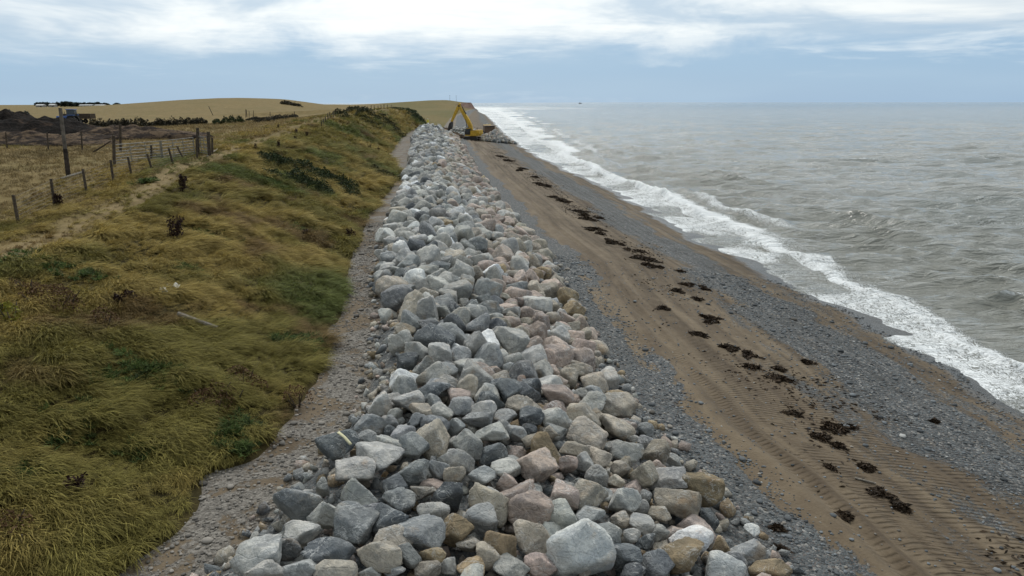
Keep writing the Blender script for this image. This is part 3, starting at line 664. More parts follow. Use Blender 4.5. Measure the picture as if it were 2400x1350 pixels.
# stone chips and small rubble in the gaps
def chips():
    r = np.random.default_rng(12); out = []
    n = 5200; Y = 8 + 50 * r.random(n) ** 1.7; Mm = r.uniform(-.04, 1.05, n); X = XL(Y) + (XR(Y) - XL(Y)) * Mm; Z = height(X, Y)
    for x, y, z, m_ in zip(X, Y, Z, Mm):
        s_ = r.uniform(.08, .30) if r.random() < .8 else r.uniform(.25, .42)
        k = r.choice(['l', 'g', 'b', 'p', 'o', 'd'], p=[.2, .2, .25, .12, .15, .08])
        out.append((x, y, z + s_ * .15, s_ * r.uniform(.9, 1.4), s_, s_ * r.uniform(.5, .8), r.uniform(0, 6.28), str(k), int(r.integers(1e6))))
    return out
joined_rocks('stone_rubble', chips(), 24, 1, ('small stone chips lying in the gaps between the boulders', 'rubble'))

# --- a label for each of the 300: its look, then where it lies against a few boulders one can find at once
def label_boulders():
    W = np.array([b[1][3] for b in BOULDERS]); 
    pxs = [project(b[1][:3]) for b in BOULDERS]
    def find(px, py): return min(range(len(BOULDERS)), key=lambda i: (pxs[i][0] - px) ** 2 + (pxs[i][1] - py) ** 2 + (0 if BOULDERS[i][3] < N_HAND else 1e6))
    marks = [((1360, 1277), 'white block', 'largest white block of all, at the front of the rock bank'),
             ((790, 1040), 'strapped boulder', 'dark boulder with a yellow strap, set out on the gravel strip'),
             ((1637, 1140), 'brown slab', 'broad ochre slab lying out on the shingle beside the rock bank'),
             ((600, 1305), 'corner boulder', 'big pale boulder at the grassy corner of the rock bank, lowest in view'),
             ((840, 1157), 'upright boulder', 'big pale grey boulder inland, between the strapped boulder and the corner boulder'),
             ((1240, 1183), 'pink boulder', 'pinkish boulder just beyond and inland of the largest white block'),
             ((1620, 1260), 'square white block', 'white block at the shingle edge with an ochre one in front of it'),
             ((910, 1220), 'darkest boulder', 'dark blue-grey boulder between the corner boulder and the pinkish boulder'),
             ((1446, 1000), 'blocky beige boulder', 'broad beige boulder near the shingle edge, well beyond the brown slab'),
             ((1306, 923), 'pale pink block', 'broad pale pink block on the seaward side of a knot of dark rocks'),
             ((890, 950), 'chalky block', 'chalky white block at the gravel strip edge, beyond the strapped boulder'),
             ((1257, 1087), 'red-tinted block', 'large red-tinted block in the middle of the near bank'),
             ((1115, 760), 'great grey block', 'largest mid grey block in the middle of the bank, beyond the dark rocks'),
             ((1150, 640), 'white-topped block', 'large white block in the middle of the bank, far beyond the grey one'),
             ((1262, 605), 'pink edge block', 'pink block at the shingle edge far along the bank'),
             ((1047, 525), 'ochre boulder', 'lone ochre boulder among grey ones, far along the middle of the bank'),
             ((1295, 710), 'chalk-white lump', 'white lump at the shingle edge among pink stones'),
             ((902, 635), 'pale end boulder', 'pale grey boulder at the gravel strip edge where the bank is narrow'),
             ((962, 683), 'rounded grey boulder', 'mid grey boulder near the gravel strip, level with the chalk-white lump'),
             ((1362, 838), 'rosy boulder', 'rosy broad boulder at the shingle edge beyond the broad beige one'),
             ((975, 820), 'pale inland boulder', 'pale grey boulder near the gravel strip, level with the rosy boulder'),
             ((1162, 708), 'blackish boulder', 'blackish boulder between pale ones in the middle of the bank'),
             ((1125, 562), 'beige boulder', 'beige boulder far along the bank where grey rocks turn pink'),
             ((1170, 905), 'slate-blue boulder', 'slate-blue boulder in a knot of dark rocks, middle of the bank'),
             ((1700, 1333), 'round white boulder', 'white boulder at the front seaward corner of the bank')]
    # further off: the biggest block of each few metres serves as a mark
    used = {}
    for (px, py), nm, lab in marks:
        i = find(px, py)
        if i in used: continue
        used[i] = nm; BOULDERS[i][0]['label'] = lab
    Yv = np.array([b[1][1] for b in BOULDERS]); tags_ = [''] + 'second third fourth fifth sixth seventh eighth ninth tenth eleventh twelfth thirteenth fourteenth fifteenth sixteenth seventeenth eighteenth nineteenth twentieth'.split() + ['outer'] * 40
    def desc(b):
        q = b[1]; s = 'big' if q[3] > 1.05 else ('small' if q[3] < .62 else 'medium'); f = q[5] / q[3]
        return s, CN[q[7]], ('tall' if f > 1.0 else 'flat' if f < .58 else '')
    groups = {}
    for i, b in enumerate(BOULDERS):
        if i in used: continue
        q = b[1]
        j = min(used, key=lambda m: (BOULDERS[m][1][0] - q[0]) ** 2 + (BOULDERS[m][1][1] - q[1]) ** 2)
        dx, dy = q[0] - BOULDERS[j][1][0], q[1] - BOULDERS[j][1][1]
        if abs(dy) > abs(dx): w = 'beyond' if dy > 0 else 'in front of'
        else: w = 'seaward of' if dx > 0 else 'inland of'
        groups.setdefault((desc(b), j, w), []).append((dx * dx + dy * dy, i))
    for (d, j, w), lst in groups.items():
        lst.sort()
        for k, (_, i) in enumerate(lst):
            look = ' '.join(x for x in (d[0], d[2], d[1]) if x)
            o = (tags_[k] + ' nearest ') if k else 'nearest '
            BOULDERS[i][0]['label'] = f"{o if len(lst) > 1 else ''}{look} boulder {w} the {used[j]}".strip()
    for b in BOULDERS: b[0]['category'] = 'boulder'; b[0]['group'] = 'limestone boulders of the sea defence'
label_boulders()

# ------------------------------------------------------------------ grass
def make_grass_mat(name, tip=(1.55, 1.5, 1.4)):
    m = M(name); t = m.attr('tint', 'INSTANCER', 'Color'); v = m.attr('vary')
    c = m.mix(v, m.mix(1., t, (.36, .37, .34), 'MULTIPLY'), m.mix(1., t, tip, 'MULTIPLY'))
    m.done(c, .75, None, .15)
    tr = m.n('ShaderNodeBsdfTranslucent'); m.put(tr.inputs[0], c); ms = m.n('ShaderNodeMixShader'); ms.inputs[0].default_value = .22
    m.nt.links.new(m.p.outputs[0], ms.inputs[1]); m.nt.links.new(tr.outputs[0], ms.inputs[2]); m.nt.links.new(ms.outputs[0], m.out.inputs[0])
    return m.m
MAT_GRASS = make_grass_mat('wind_blown_grass')
def blades(seed, n, spread, l0, l1, w, lean, up, yawsd, segs=3):
    r = np.random.default_rng(seed); V, F, A_, off = [], [], [], 0
    for _ in range(n):
        a = r.random() * 6.28; rr = spread * math.sqrt(r.random()); b = np.array([math.cos(a) * rr, math.sin(a) * rr, -.03])
        yaw = r.normal(0, yawsd); L_ = r.uniform(l0, l1); el = up + r.normal(0, .16); wv = r.random(); p = b.copy(); ww = w * r.uniform(.7, 1.3)
        d2 = np.array([math.cos(yaw), math.sin(yaw)]); side = np.array([-d2[1], d2[0], r.normal(0, .4)]); side /= np.linalg.norm(side)
        for k in range(segs + 1):
            f = k / segs; hw = ww * (1 - f) ** .7 * .5 + .0008
            V += [p + side * hw, p - side * hw]; A_ += [wv, wv]
            if k: F.append([off + 2 * k - 2, off + 2 * k - 1, off + 2 * k + 1, off + 2 * k])
            e = el - lean * (f + .5 / segs) ; p = p + np.array([d2[0] * math.cos(e), d2[1] * math.cos(e), math.sin(e)]) * L_ / segs
        off += 2 * (segs + 1)
    me = mesh_np('grass_tussock', np.array(V), np.array(F)); fattr(me, 'vary', A_); return me
TUS = [proto('grass_tussock', blades(100 + i, 34, .19, .50, 1.10, .024, 1.15, .95, .42), MAT_GRASS) for i in range(5)]
SHORT = [proto('grass_tuft', blades(200 + i, 26, .22, .14, .34, .016, .5, 1.15, 1.6, 2), MAT_GRASS) for i in range(4)]
LEAFY = [proto('leafy_clump', blades(300 + i, 46, .2, .12, .30, .038, .7, .9, 2.2, 2), MAT_GRASS) for i in range(3)]
GOLD, OLIVE, GREEN, BROWN, STRAW = (np.array(c) for c in ((.390, .305, .105), (.235, .208, .062), (.125, .160, .046), (.190, .122, .062), (.33, .25, .125)))
def bank_tint(X, Y, r):
    b = np.clip((XT(Y) - X) / np.maximum(XT(Y) - XC(Y), 1), 0, 1.6)
    n1 = fbm(X * .30, Y * .22, 0, 101, 4); n2 = fbm(X * .16, Y * .14, 0, 133, 3); n3 = fbm(X * .35, Y * .30, 0, 155, 3)
    g = sstep(-.35, .4, n1 + .55 * (b - .5))[:, None]
    c = OLIVE * (1 - g) + GOLD * g
    gg = (sstep(.12, .55, n2 - .25 * (b - .4)))[:, None] * .9; c = c * (1 - gg) + GREEN * gg
    bb = (sstep(.28, .62, n3 - .25 * sstep(20, 60, Y)))[:, None] * .74; c = c * (1 - bb) + BROWN * bb
    return c * r.uniform(.75, 1.25, (len(X), 1))
def grass_bank():
    r = np.random.default_rng(31); P, T, Sc, Ro = [], [], [], []
    for y0, y1, dens, sc in ((7, 20, 95, .60), (20, 36, 58, .66), (36, 65, 24, .85), (65, 120, 9, 1.1), (120, 215, 3.2, 1.5)):
        n0 = int((y1 - y0) * 14 * dens); Y = r.uniform(y0, y1, n0); b = r.uniform(.0, 1.42, n0)
        X = XT(Y) - .24 - b * (XT(Y) - XC(Y)); 
        # frayed lower edge
        keep = (r.random(n0) < np.minimum(1, (XT(Y) - XC(Y)) / 12)) & ((np.abs(XC(Y) - X + .25 + .5 * fbm(Y * .12, 1.5, 0, 3, 2) - .30) > .95) | (r.random(n0) < .10)) & (r.random(n0) < 1 - .75 * sstep(1.05, 1.42, b))
        X, Y, b = X[keep], Y[keep], b[keep]; n = len(X); Z = height(X, Y)
        hump = fbm(X * 1.3, Y * 1.3, 0, 201, 3)
        s = sc * (.74 + .60 * hump.clip(-.55, .8)) * r.uniform(.8, 1.25, n) * (1 - .45 * sstep(.85, 1.3, b))
        yaw = R(-28) + .75 * fbm(X * .22, Y * .22, 0, 211, 2) + r.normal(0, .25, n)
        P.append(np.stack([X, Y, Z], 1)); T.append(bank_tint(X, Y, r)); Sc.append(np.stack([s, s, s * r.uniform(.75, 1.05, n)], 1)); Ro.append(np.stack([r.normal(0, .1, n), r.normal(.12, .1, n), yaw], 1))
    P, T, Sc, Ro = map(np.concatenate, (P, T, Sc, Ro)); print('tussocks', len(P))
    o = scatter('bank_grass', P, Ro, Sc, T, TUS, r.integers(0, 5, len(P))); tag(o, 'long wind-combed olive and golden grass covering the bank', 'grass', kind='stuff')
grass_bank()
def grass_field():
    r = np.random.default_rng(41); P, T, Sc = [], [], []
    for y0, y1, w, dens, sc in ((14, 40, 26, 14, .8), (40, 75, 50, 5, 1.2), (75, 140, 80, 1.6, 1.8)):
        n0 = int((y1 - y0) * w * dens); Y = r.uniform(y0, y1, n0); X = XC(Y) + 1.0 - r.random(n0) * w
        px = X / np.maximum(Y, 1); inl = XC(Y) - X
        keep = (px > -.95) & ((np.abs(inl + .25 + .5 * fbm(Y * .12, 1.5, 0, 3, 2)) > .6) | (r.random(n0) < .1)); X, Y = X[keep], Y[keep]; n = len(X)
        nn = fbm(X * .18, Y * .18, 0, 301, 3)[:, None]; c = STRAW * (.80 + .25 * nn) ; g = sstep(.25, .7, fbm(X * .12, Y * .12, 0, 311, 3))[:, None] * .6
        c = c * (1 - g) + OLIVE * 1.3 * g; s = sc * r.uniform(.5, 1.2, n)
        P.append(np.stack([X, Y, height(X, Y)], 1)); T.append(c * r.uniform(.75, 1.15, (n, 1))); Sc.append(np.stack([s, s, s * .8], 1))
    P, T, Sc = map(np.concatenate, (P, T, Sc)); n = len(P); print('tufts', n)
    o = scatter('field_grass', P, np.stack([0 * P[:, 0], 0 * P[:, 0], r.random(n) * 6.28], 1), Sc, T, SHORT, r.integers(0, 4, n)); tag(o, 'short dry straw-coloured grass on the field above the bank', 'grass', kind='stuff')
grass_field()
def leafy_patches():
    r = np.random.default_rng(51); P, T = [], []
    spots = [(905, 930, 60), (720, 810, 80), (330, 880, 110), (250, 900, 90), (100, 620, 120), (540, 1020, 70), (730, 700, 40), (700, 545, 45), (200, 1000, 80), (430, 880, 70), (640, 430, 60), (900, 410, 40), (320, 1060, 50), (60, 1130, 60), (480, 560, 60), (450, 640, 50), (340, 430, 30), (560, 1060, 40)]
    for px, py, w in spots:
        c = hit(px, py); rad = w * project(c)[2] / FPX; n = int(34 * max(rad, .6) ** 2) + 14
        a = r.random(n) * 6.28; q = 1.25 * rad * np.sqrt(r.random(n)) * (.6 + .8 * vnoise(np.cos(a) * 2, np.sin(a) * 2, px, 3))
        X, Y = c[0] + q * np.cos(a), c[1] + q * np.sin(a); ok = XT(Y) - X > .1; X, Y = X[ok], Y[ok]
        P.append(np.stack([X, Y, height(X, Y) + .12], 1)); T.append(np.array((.085, .125, .040)) * r.uniform(.5, 1.3, (len(X), 1)))
    P, T = map(np.concatenate, (P, T)); n = len(P); s = r.uniform(.45, .95, n)
    o = scatter('leafy_ground_cover', P, np.stack([r.normal(0, .3, n), r.normal(0, .3, n), r.random(n) * 6.28], 1), np.stack([s, s, s], 1), T, LEAFY, r.integers(0, 3, n)); tag(o, 'fresh green low leafy weeds among the bank grass', 'weeds', kind='stuff')
leafy_patches()
# pebbles on the shingle and on the gravel strip
def pebbles():
    r = np.random.default_rng(61)
    MP = M('beach_pebble'); t = MP.attr('tint', 'INSTANCER', 'Color'); mp = MP.done(t, .8, None, .3)
    pr = []
    for i in range(4):
        P_, F_ = rock_shape(700 + i, 1); P_ = P_ / np.linalg.norm(P_, axis=1)[:, None] * .6 + P_ * .4; pr.append(proto('pebble', mesh_np('pebble', P_ * .5, F_), mp))
    n0 = 30000; Y = 7 + 36 * r.random(n0) ** 1.6; u = r.uniform(0, .97, n0)
    X = XR(Y) + (XW(Y) - XR(Y)) * u; dens = np.interp(u, [0, .12, .16, .3, .5, .6, .8, .86, .95], [1, 1, .12, .08, .2, .8, .8, .25, .9]); keep = r.random(n0) < dens
    X, Y = X[keep], Y[keep]
    n1 = 4500; Y2 = 7 + 40 * r.random(n1) ** 1.6; X2 = XT(Y2) + (XL(Y2) - XT(Y2)) * r.random(n1)
    X, Y = np.concatenate([X, X2]), np.concatenate([Y, Y2]); n = len(X)
    s = .028 + .05 * r.random(n) ** 3 + .10 * (r.random(n) > .992); s *= (1 + Y / 60)
    g = r.uniform(.05, .22, (n, 1)); T = g * np.array([[.92, 1.0, 1.05]]); w = (r.random(n) > .9)[:, None]; T = np.where(w, g * np.array([[1.5, 1.35, 1.15]]), T); T = np.where((r.random(n) > .985)[:, None], np.array([[.42, .42, .40]]), T)
    T[len(T) - n1:] = g[len(T) - n1:] * np.array([[1.35, 1.22, 1.05]]) + .02
    o = scatter('pebbles', np.stack([X, Y, height(X, Y) + s * .15], 1), np.stack([0 * X, 0 * X, r.random(n) * 6.28], 1), np.stack([s * 1.3, s, s * .65], 1), T, pr, r.integers(0, 4, n)); tag(o, 'blue-grey pebbles strewn over the shingle and gravel strip', 'pebbles', kind='stuff')
pebbles()

# ------------------------------------------------------------------ shared materials of the small things
MAT_WOOD = mat_plain('weathered_timber', (.085, .068, .052), .9, .45, 9., .1, 0., .5)
MAT_WOODP = mat_plain('bleached_timber', (.27, .24, .20), .9, .3, 9., .1, 0., .4)
MAT_POLE = mat_plain('grey_pole_timber', (.15, .13, .11), .9, .4, 4., .1, 0., .4)
MAT_TAR = mat_plain('tarred_timber', (.050, .040, .034), .9, .5, 4., .1, 0., .5)
MAT_GALV = mat_plain('galvanised_steel', (.20, .19, .165), .6, .3, 5., .3)
MAT_WIRE = mat_plain('fence_wire', (.12, .11, .10), .6, .2, 3., .4, .5)
MAT_YEL = mat_plain('yellow_machine_paint', (.60, .37, .045), .55, .22, 1.5, .3)
MAT_DARK = mat_plain('dark_machine_steel', (.035, .033, .032), .6, .3, 5., .4)
MAT_GLASS = mat_plain('cab_glass', (.05, .06, .07), .12, .1, 2., .6)
MAT_RUST = mat_plain('brown_dump_body', (.155, .105, .075), .7, .3, 3., .3)
MAT_BLUE = mat_plain('blue_tractor_paint', (.035, .11, .36), .45, .15, 2., .5)
MAT_RUBBER = mat_plain('tyre_rubber', (.025, .025, .025), .85, .2, 5.)
MAT_WHITE = mat_plain('white_plastic', (.72, .72, .70), .6, .08, 5., .4)
MAT_ROOF = mat_plain('pale_sheet_roof', (.55, .55, .54), .7, .1, .3)
MAT_WALLF = mat_plain('farm_wall', (.36, .34, .31), .9, .15, .4)
MAT_SLATE = mat_plain('slate_roof', (.11, .11, .12), .8, .15, .4)
MAT_HIVIS = mat_plain('hi_vis_cloth', (.72, .62, .05), .8, .1, 8.)
MAT_TROUS = mat_plain('hi_vis_trousers', (.60, .36, .06), .85, .1, 8.)
MAT_SKIN = mat_plain('skin', (.42, .26, .19), .6, .05, 8.)
MAT_STRAP = mat_plain('yellow_strap', (.60, .56, .36), .7, .15, 6.)
MAT_CLOTH = MAT_HIVIS
def leaf_mat(name, a, b):
    m = M(name); v = m.attr('vary'); n = m.noise(m.pos(), 1.3, 3)
    c = m.mix(m.op('MULTIPLY', v, m.mr(n, .3, .7, .5, 1.)), a, b); return m.done(c, .75, None, .2)
MAT_GORSE = leaf_mat('dark_gorse_leaf', (.020, .032, .012), (.060, .082, .028))
MAT_SCRUB = leaf_mat('olive_scrub_leaf', (.030, .036, .014), (.085, .085, .034))
MAT_DEAD = leaf_mat('russet_dead_stalk', (.070, .038, .018), (.190, .110, .055))
MAT_DOCK = leaf_mat('dark_dock_seed', (.022, .011, .009), (.060, .030, .022))
MAT_HEDGE = leaf_mat('hedge_leaf', (.022, .022, .014), (.066, .056, .034))
MAT_HAZE_LEAF = leaf_mat('haze_lightened_leaf', (.075, .090, .080), (.120, .140, .115))  # distance haze painted into the leaf colours, lighter than real foliage
MAT_YELF = leaf_mat('yellow_flower_leaf', (.085, .095, .020), (.36, .32, .045))
MAT_WEED = leaf_mat('drying_wrack', (.018, .012, .007), (.080, .052, .030))
MAT_SOIL = M('dark_manure')
_p = MAT_SOIL.pos(); _n = MAT_SOIL.noise(_p, .5, 6, .65, .5); _n2 = MAT_SOIL.noise(_p, 3., 5, .7)
_c = MAT_SOIL.mix(MAT_SOIL.mr(_n2, .35, .7), (.006, .005, .0045), (.022, .017, .014))
_c = MAT_SOIL.mix(MAT_SOIL.mr(_n, .56, .70, 0, .7), _c, (.085, .055, .036))
MAT_SOIL = MAT_SOIL.done(_c, .95, MAT_SOIL.bump(_n2, .9, .3), .1)
MAT_STRAWH = M('straw_and_dung')
_p = MAT_STRAWH.pos(); _n = MAT_STRAWH.noise(MAT_STRAWH.vmap(_p, (1, 1, 3)), .9, 6, .7, .6); _n2 = MAT_STRAWH.noise(_p, 4., 4, .7)
_c = MAT_STRAWH.mix(MAT_STRAWH.mr(_n, .42, .60), (.030, .022, .018), (.155, .108, .070))
MAT_STRAWH = MAT_STRAWH.done(_c, .95, MAT_STRAWH.bump(_n2, .9, .25), .1)

def leaves_mesh(name, pts, size, seed, elong=1.6, flat=.0):
    """A cloud of small leaf faces at the given points."""
    r = np.random.default_rng(seed); n = len(pts)
    a = r.normal(size=(n, 3)); a[:, 2] *= (1 - flat); a /= np.linalg.norm(a, axis=1)[:, None]; b = np.cross(a, r.normal(size=(n, 3))); b /= np.linalg.norm(b, axis=1)[:, None]
    s = size * r.uniform(.6, 1.4, (n, 1)); A_, B_ = a * s * elong * .5, b * s * .5
    V = np.stack([pts - A_, pts + B_, pts + A_, pts - B_], 1).reshape(-1, 3); F = np.arange(4 * n).reshape(n, 4)
    me = mesh_np(name, V, F, False); fattr(me, 'vary', np.repeat(r.random(n), 4)); return me
def thicket(name, spots, hgt, mat, leaf, dens, seed, label, cat, group=None, ground_z=True, skirt=.0):
    """A shrub mass: leaf faces through lumpy domes standing on the terrain, with woody stems inside."""
    r = np.random.default_rng(seed); P = []
    for (x, y, rx, ry) in spots:
        n = int(dens * rx * ry * 3.1); a = r.random(n) * 6.28; q = np.sqrt(r.random(n))
        lump = 1 + .35 * vnoise(np.cos(a) * 1.7 + x, np.sin(a) * 1.7 + y, 0, seed)
        X = x + rx * q * np.cos(a) * lump; Y = y + ry * q * np.sin(a) * lump
        top = hgt * np.sqrt(np.clip(1 - q * q, 0, 1)) * (.78 + .45 * fbm(X * 1.6, Y * 1.6, 0, seed + 3, 3)) + .05
        Z = height(X, Y) + top * (1 - .55 * r.random(n) ** 2.0) ; P.append(np.stack([X, Y, Z], 1))
    P = np.concatenate(P); c = P.mean(0); base = (float(c[0]), float(c[1]), ground(c[0], c[1]))
    e = empty(name, base); me = leaves_mesh('foliage', P - np.array(base), leaf, seed); link('foliage', me, mat, e)
    bb = B()
    for (x, y, rx, ry) in spots[:6]:
        for k in range(4):
            x2, y2 = x + r.normal() * rx * .35, y + r.normal() * ry * .35; g = ground(x2, y2)
            bb.tube(Vector((x2, y2, g - .1)) - Vector(base), Vector((x2 + r.normal() * .2, y2 + r.normal() * .2, g + hgt * .75)) - Vector(base), .03, .012, 5)
    bb.build('stem', MAT_WOOD, e); tag(e, label, cat, group); return e
def spots_px(lst):
    out = []
    for px, py, w, fy in lst:
        p = hit(px, py); rad = w * project(p)[2] / FPX / 2; out.append((p[0], p[1], rad, rad * fy))
    return out

# ------------------------------------------------------------------ shrubs and standing plants on the bank
thicket('gorse_thicket', spots_px([(640, 388, 60, 1.6), (680, 395, 80, 1.8), (720, 410, 80, 1.8), (760, 425, 80, 1.6), (800, 440, 70, 1.6), (700, 430, 70, 1.2), (745, 450, 70, 1.2), (825, 462, 50, 1.2), (640, 420, 40, 1.2)]), .95, MAT_GORSE, .085, 300, 1, 'long dark green gorse thicket halfway up the grassy bank', 'shrub')
thicket('bramble_thicket', spots_px([(840, 265, 70, 2.), (880, 280, 70, 2.), (915, 295, 60, 2.), (930, 310, 40, 2.), (860, 285, 50, 2.), (800, 272, 40, 1.5)]), 1.1, MAT_SCRUB, .16, 60, 2, 'dark olive bramble band below the crest fence on the far bank', 'shrub')
thicket('bramble_thicket', spots_px([(925, 256, 40, 3.), (950, 262, 50, 3.), (970, 275, 50, 3.), (985, 285, 30, 3.)]), 1.6, MAT_GORSE, .22, 28, 3, 'dark scrub capping the far end of the bank beside the hi-vis person', 'shrub')
thicket('bramble_thicket', spots_px([(900, 415, 60, 1.4), (925, 425, 40, 1.4), (880, 400, 40, 1.4)]), .6, MAT_SCRUB, .10, 160, 4, 'green bramble patch at the bank foot beside the narrow gravel strip', 'shrub')
thicket('bramble_thicket', spots_px([(615, 375, 26, 1.2)]), .7, MAT_SCRUB, .08, 260, 5, 'small olive bush just above the gorse thicket', 'shrub')
thicket('bramble_thicket', spots_px([(600, 282, 40, 2.), (620, 287, 40, 1.5), (650, 281, 50, 1.5), (680, 277, 40, 1.5)]), .8, MAT_HEDGE, .12, 80, 6, 'brown weedy patch beside the small gate in the field', 'weeds')
for sp, lab, sd_ in (([(490, 955, 110, .8), (520, 935, 80, .8)], 'russet dead dock patch low on the bank nearest the gravel', 11), ([(570, 900, 90, .8)], 'russet brown patch of dead stalks above the green weeds', 12), ([(700, 950, 70, .8)], 'brown dead shrub at the grass edge beside the gravel strip', 13), ([(115, 710, 180, .6), (60, 690, 90, .6)], 'wide brown patch of dead stalks near the yellow-flowered bush', 14), ([(30, 1260, 100, .8)], 'dark dead shrub at the lower corner of the bank', 15), ([(250, 770, 90, .7)], 'dark brown dead stalks right of the yellow-flowered bush', 16)):
    thicket('dead_shrub', spots_px(sp), .50, MAT_DEAD, .032, 900, sd_, lab, 'shrub', 'dead russet shrubs on the bank')
thicket('flowering_bush', spots_px([(8, 748, 70, .8), (25, 760, 40, .8)]), .55, MAT_YELF, .05, 700, 21, 'yellow-green flowering bush at the edge of the bank', 'shrub')
def dock(px, py, h, label, n=5, seed=0):
    p = hit(px, py); r = np.random.default_rng(seed); e = empty('dock_plant', p)
    for k in range(n):
        a = r.random() * 6.28; t = Vector((math.cos(a) * .12 * n ** .5 * r.random() + .1, math.sin(a) * .12 * n ** .5 * r.random(), h * r.uniform(.75, 1.1))); b0 = Vector((math.cos(a) * .05, math.sin(a) * .05, -.08)); pts = []
        st = B().tube(b0, t, .012, .006, 5).build('stem', MAT_DOCK, e)
        for q in range(70):
            f = .25 + .78 * r.random(); c = b0.lerp(t, f); w_ = .075 * (1.15 - f) + .025; pts.append((c.x + r.normal() * w_, c.y + r.normal() * w_, c.z + r.normal() * .03))
        link('foliage', leaves_mesh('foliage', np.array(pts), .055, seed + k), MAT_DOCK, st)
    tag(e, label, 'plant', 'dark dock plants on the bank')
DOCKS = [(410, 560, .85, 8, 'largest dark dock plant, standing alone in the middle of the bank'), (425, 449, .8, 7, 'dark dock plant beside the trodden path'), (651, 350, .8, 5, 'tall dark dock plant at the crest above the gorse'), (690, 334, .6, 5, 'low broad dark dock left of the crest brambles'), (692, 318, .75, 5, 'dark dock standing on the crest beyond the low broad one'), (597, 354, .55, 4, 'small dock leaning on the crest near the path end'), (718, 322, .6, 4, 'dock with ragged top, rightmost of the three on the crest'), (650, 302, .55, 3, 'lone dock out in the straw field'), (865, 352, .7, 8, 'row of dark dock stalks at the foot of the far bank slope'), (885, 360, .7, 8, 'dark dock stalks just above the bend of the gravel strip'), (820, 560, .6, 4, 'small dark dock low on the bank beside the shingle bend'), (160, 1175, .45, 3, 'slender dark dock low in the near grass'), (270, 718, .45, 3, 'dark dock beside the dead brown stalks'), (296, 710, .4, 3, 'dark dock next to the white litter'), (714, 560, .5, 4, 'dark dock in the green gully down the bank'), (135, 480, .5, 4, 'dark dock growing against a fence post')]
for i, (px, py, h, n, lab) in enumerate(DOCKS): dock(px, py, h, lab, n, 400 + i)

# ------------------------------------------------------------------ fences, gates, poles
def post_between(b, t, r_, name, parent, origin, mat=MAT_WOOD, seg=7):
    bb = B(); b, t = Vector(b), Vector(t); d = (b - t).normalized(); o = Vector(origin)
    bb.tube(b + d * .25 - o, t - o, r_, r_ * .92, seg); return bb.build(name, mat, parent)
def px_post(bx, by, tx, ty):
    p = hit(bx, by); d = ray(tx, ty); t_ = p[1] / d[1]
    return Vector(p), Vector((d[0] * t_, p[1], CAM_Z + d[2] * t_))
def fence(label, posts, r_, wires, name='post_and_wire_fence'):
    pp = [px_post(*q) for q in posts]; o = pp[0][0].copy(); e = empty(name, o)
    for b, t in pp: post_between(b, t, r_, 'post', e, o)
    for f in wires:
        bb = B()
        for (b0, t0), (b1, t1) in zip(pp[:-1], pp[1:]): bb.tube(b0.lerp(t0, f) - o, b1.lerp(t1, f) - o, .006, .006, 4)
        bb.build('wire', MAT_WIRE, e)
    tag(e, label, 'fence'); return e
fence('leaning timber post and wire fence along the path by the field edge', [(43, 522, 31, 457), (128, 480, 119, 419), (203, 451, 194, 396), (266, 427, 259, 375), (309, 413, 300, 368), (357, 399, 345, 361), (406, 384, 395, 347), (432, 376, 415, 343), (462, 370, 460, 326)], .065, (.12, .25, .38, .5, .64, .78, .93))
fence('old post and wire fence across the field before the dark manure heap', [(17, 349, 13, 310), (114, 352, 110, 310), (193, 352, 190, 307), (266, 361, 264, 314)], .06, (.3, .6, .9))
fence('distant post and wire fence crossing the straw field below the hill', [(500, 272, 489, 249), (579, 275, 577, 257), (633, 275, 633, 262), (690, 272, 690, 261)], .09, (.5, .9))
cf = [(752, 272, 752, 257), (757, 271, 757, 256), (762, 270, 762, 254), (768, 267, 768, 249), (773, 266, 773, 253), (781, 266, 781, 254), (787, 265, 787, 254), (806, 262, 806, 252), (812, 261, 812, 252), (817, 261, 817, 249), (843, 256, 843, 248), (848, 256, 848, 248), (854, 255, 854, 247), (862, 254, 862, 247), (870, 253, 870, 246), (877, 252, 877, 242), (886, 250, 886, 243), (893, 250, 893, 244), (900, 249, 900, 243), (908, 248.5, 908, 243), (917, 248, 917, 243), (926, 248, 926, 242)]
def crest_fence():
    ys = np.linspace(94, 190, len(cf)); pts = []
    for k, y in enumerate(ys):
        u = (cf[k][0] - 1200) / FPX; d = ray(cf[k][0], cf[k][1]); x = d[0] / d[1] * y; g = ground(x, y); dep = y * _ct
        pts.append((Vector((x, y, g)), Vector((x, y, g + max(1.0, (cf[k][1] - cf[k][3]) * dep / FPX)))))
    o = pts[0][0].copy(); e = empty('post_and_wire_fence', o)
    for b, t in pts: post_between(b, t, .075, 'post', e, o)
    for f in (.5, .9):
        bb = B()
        for (b0, t0), (b1, t1) in zip(pts[:-1], pts[1:]): bb.tube(b0.lerp(t0, f) - o, b1.lerp(t1, f) - o, .008, .008, 4)
        bb.build('wire', MAT_WIRE, e)
    tag(e, 'long post and wire fence along the far crest of the bank', 'fence')
crest_fence()
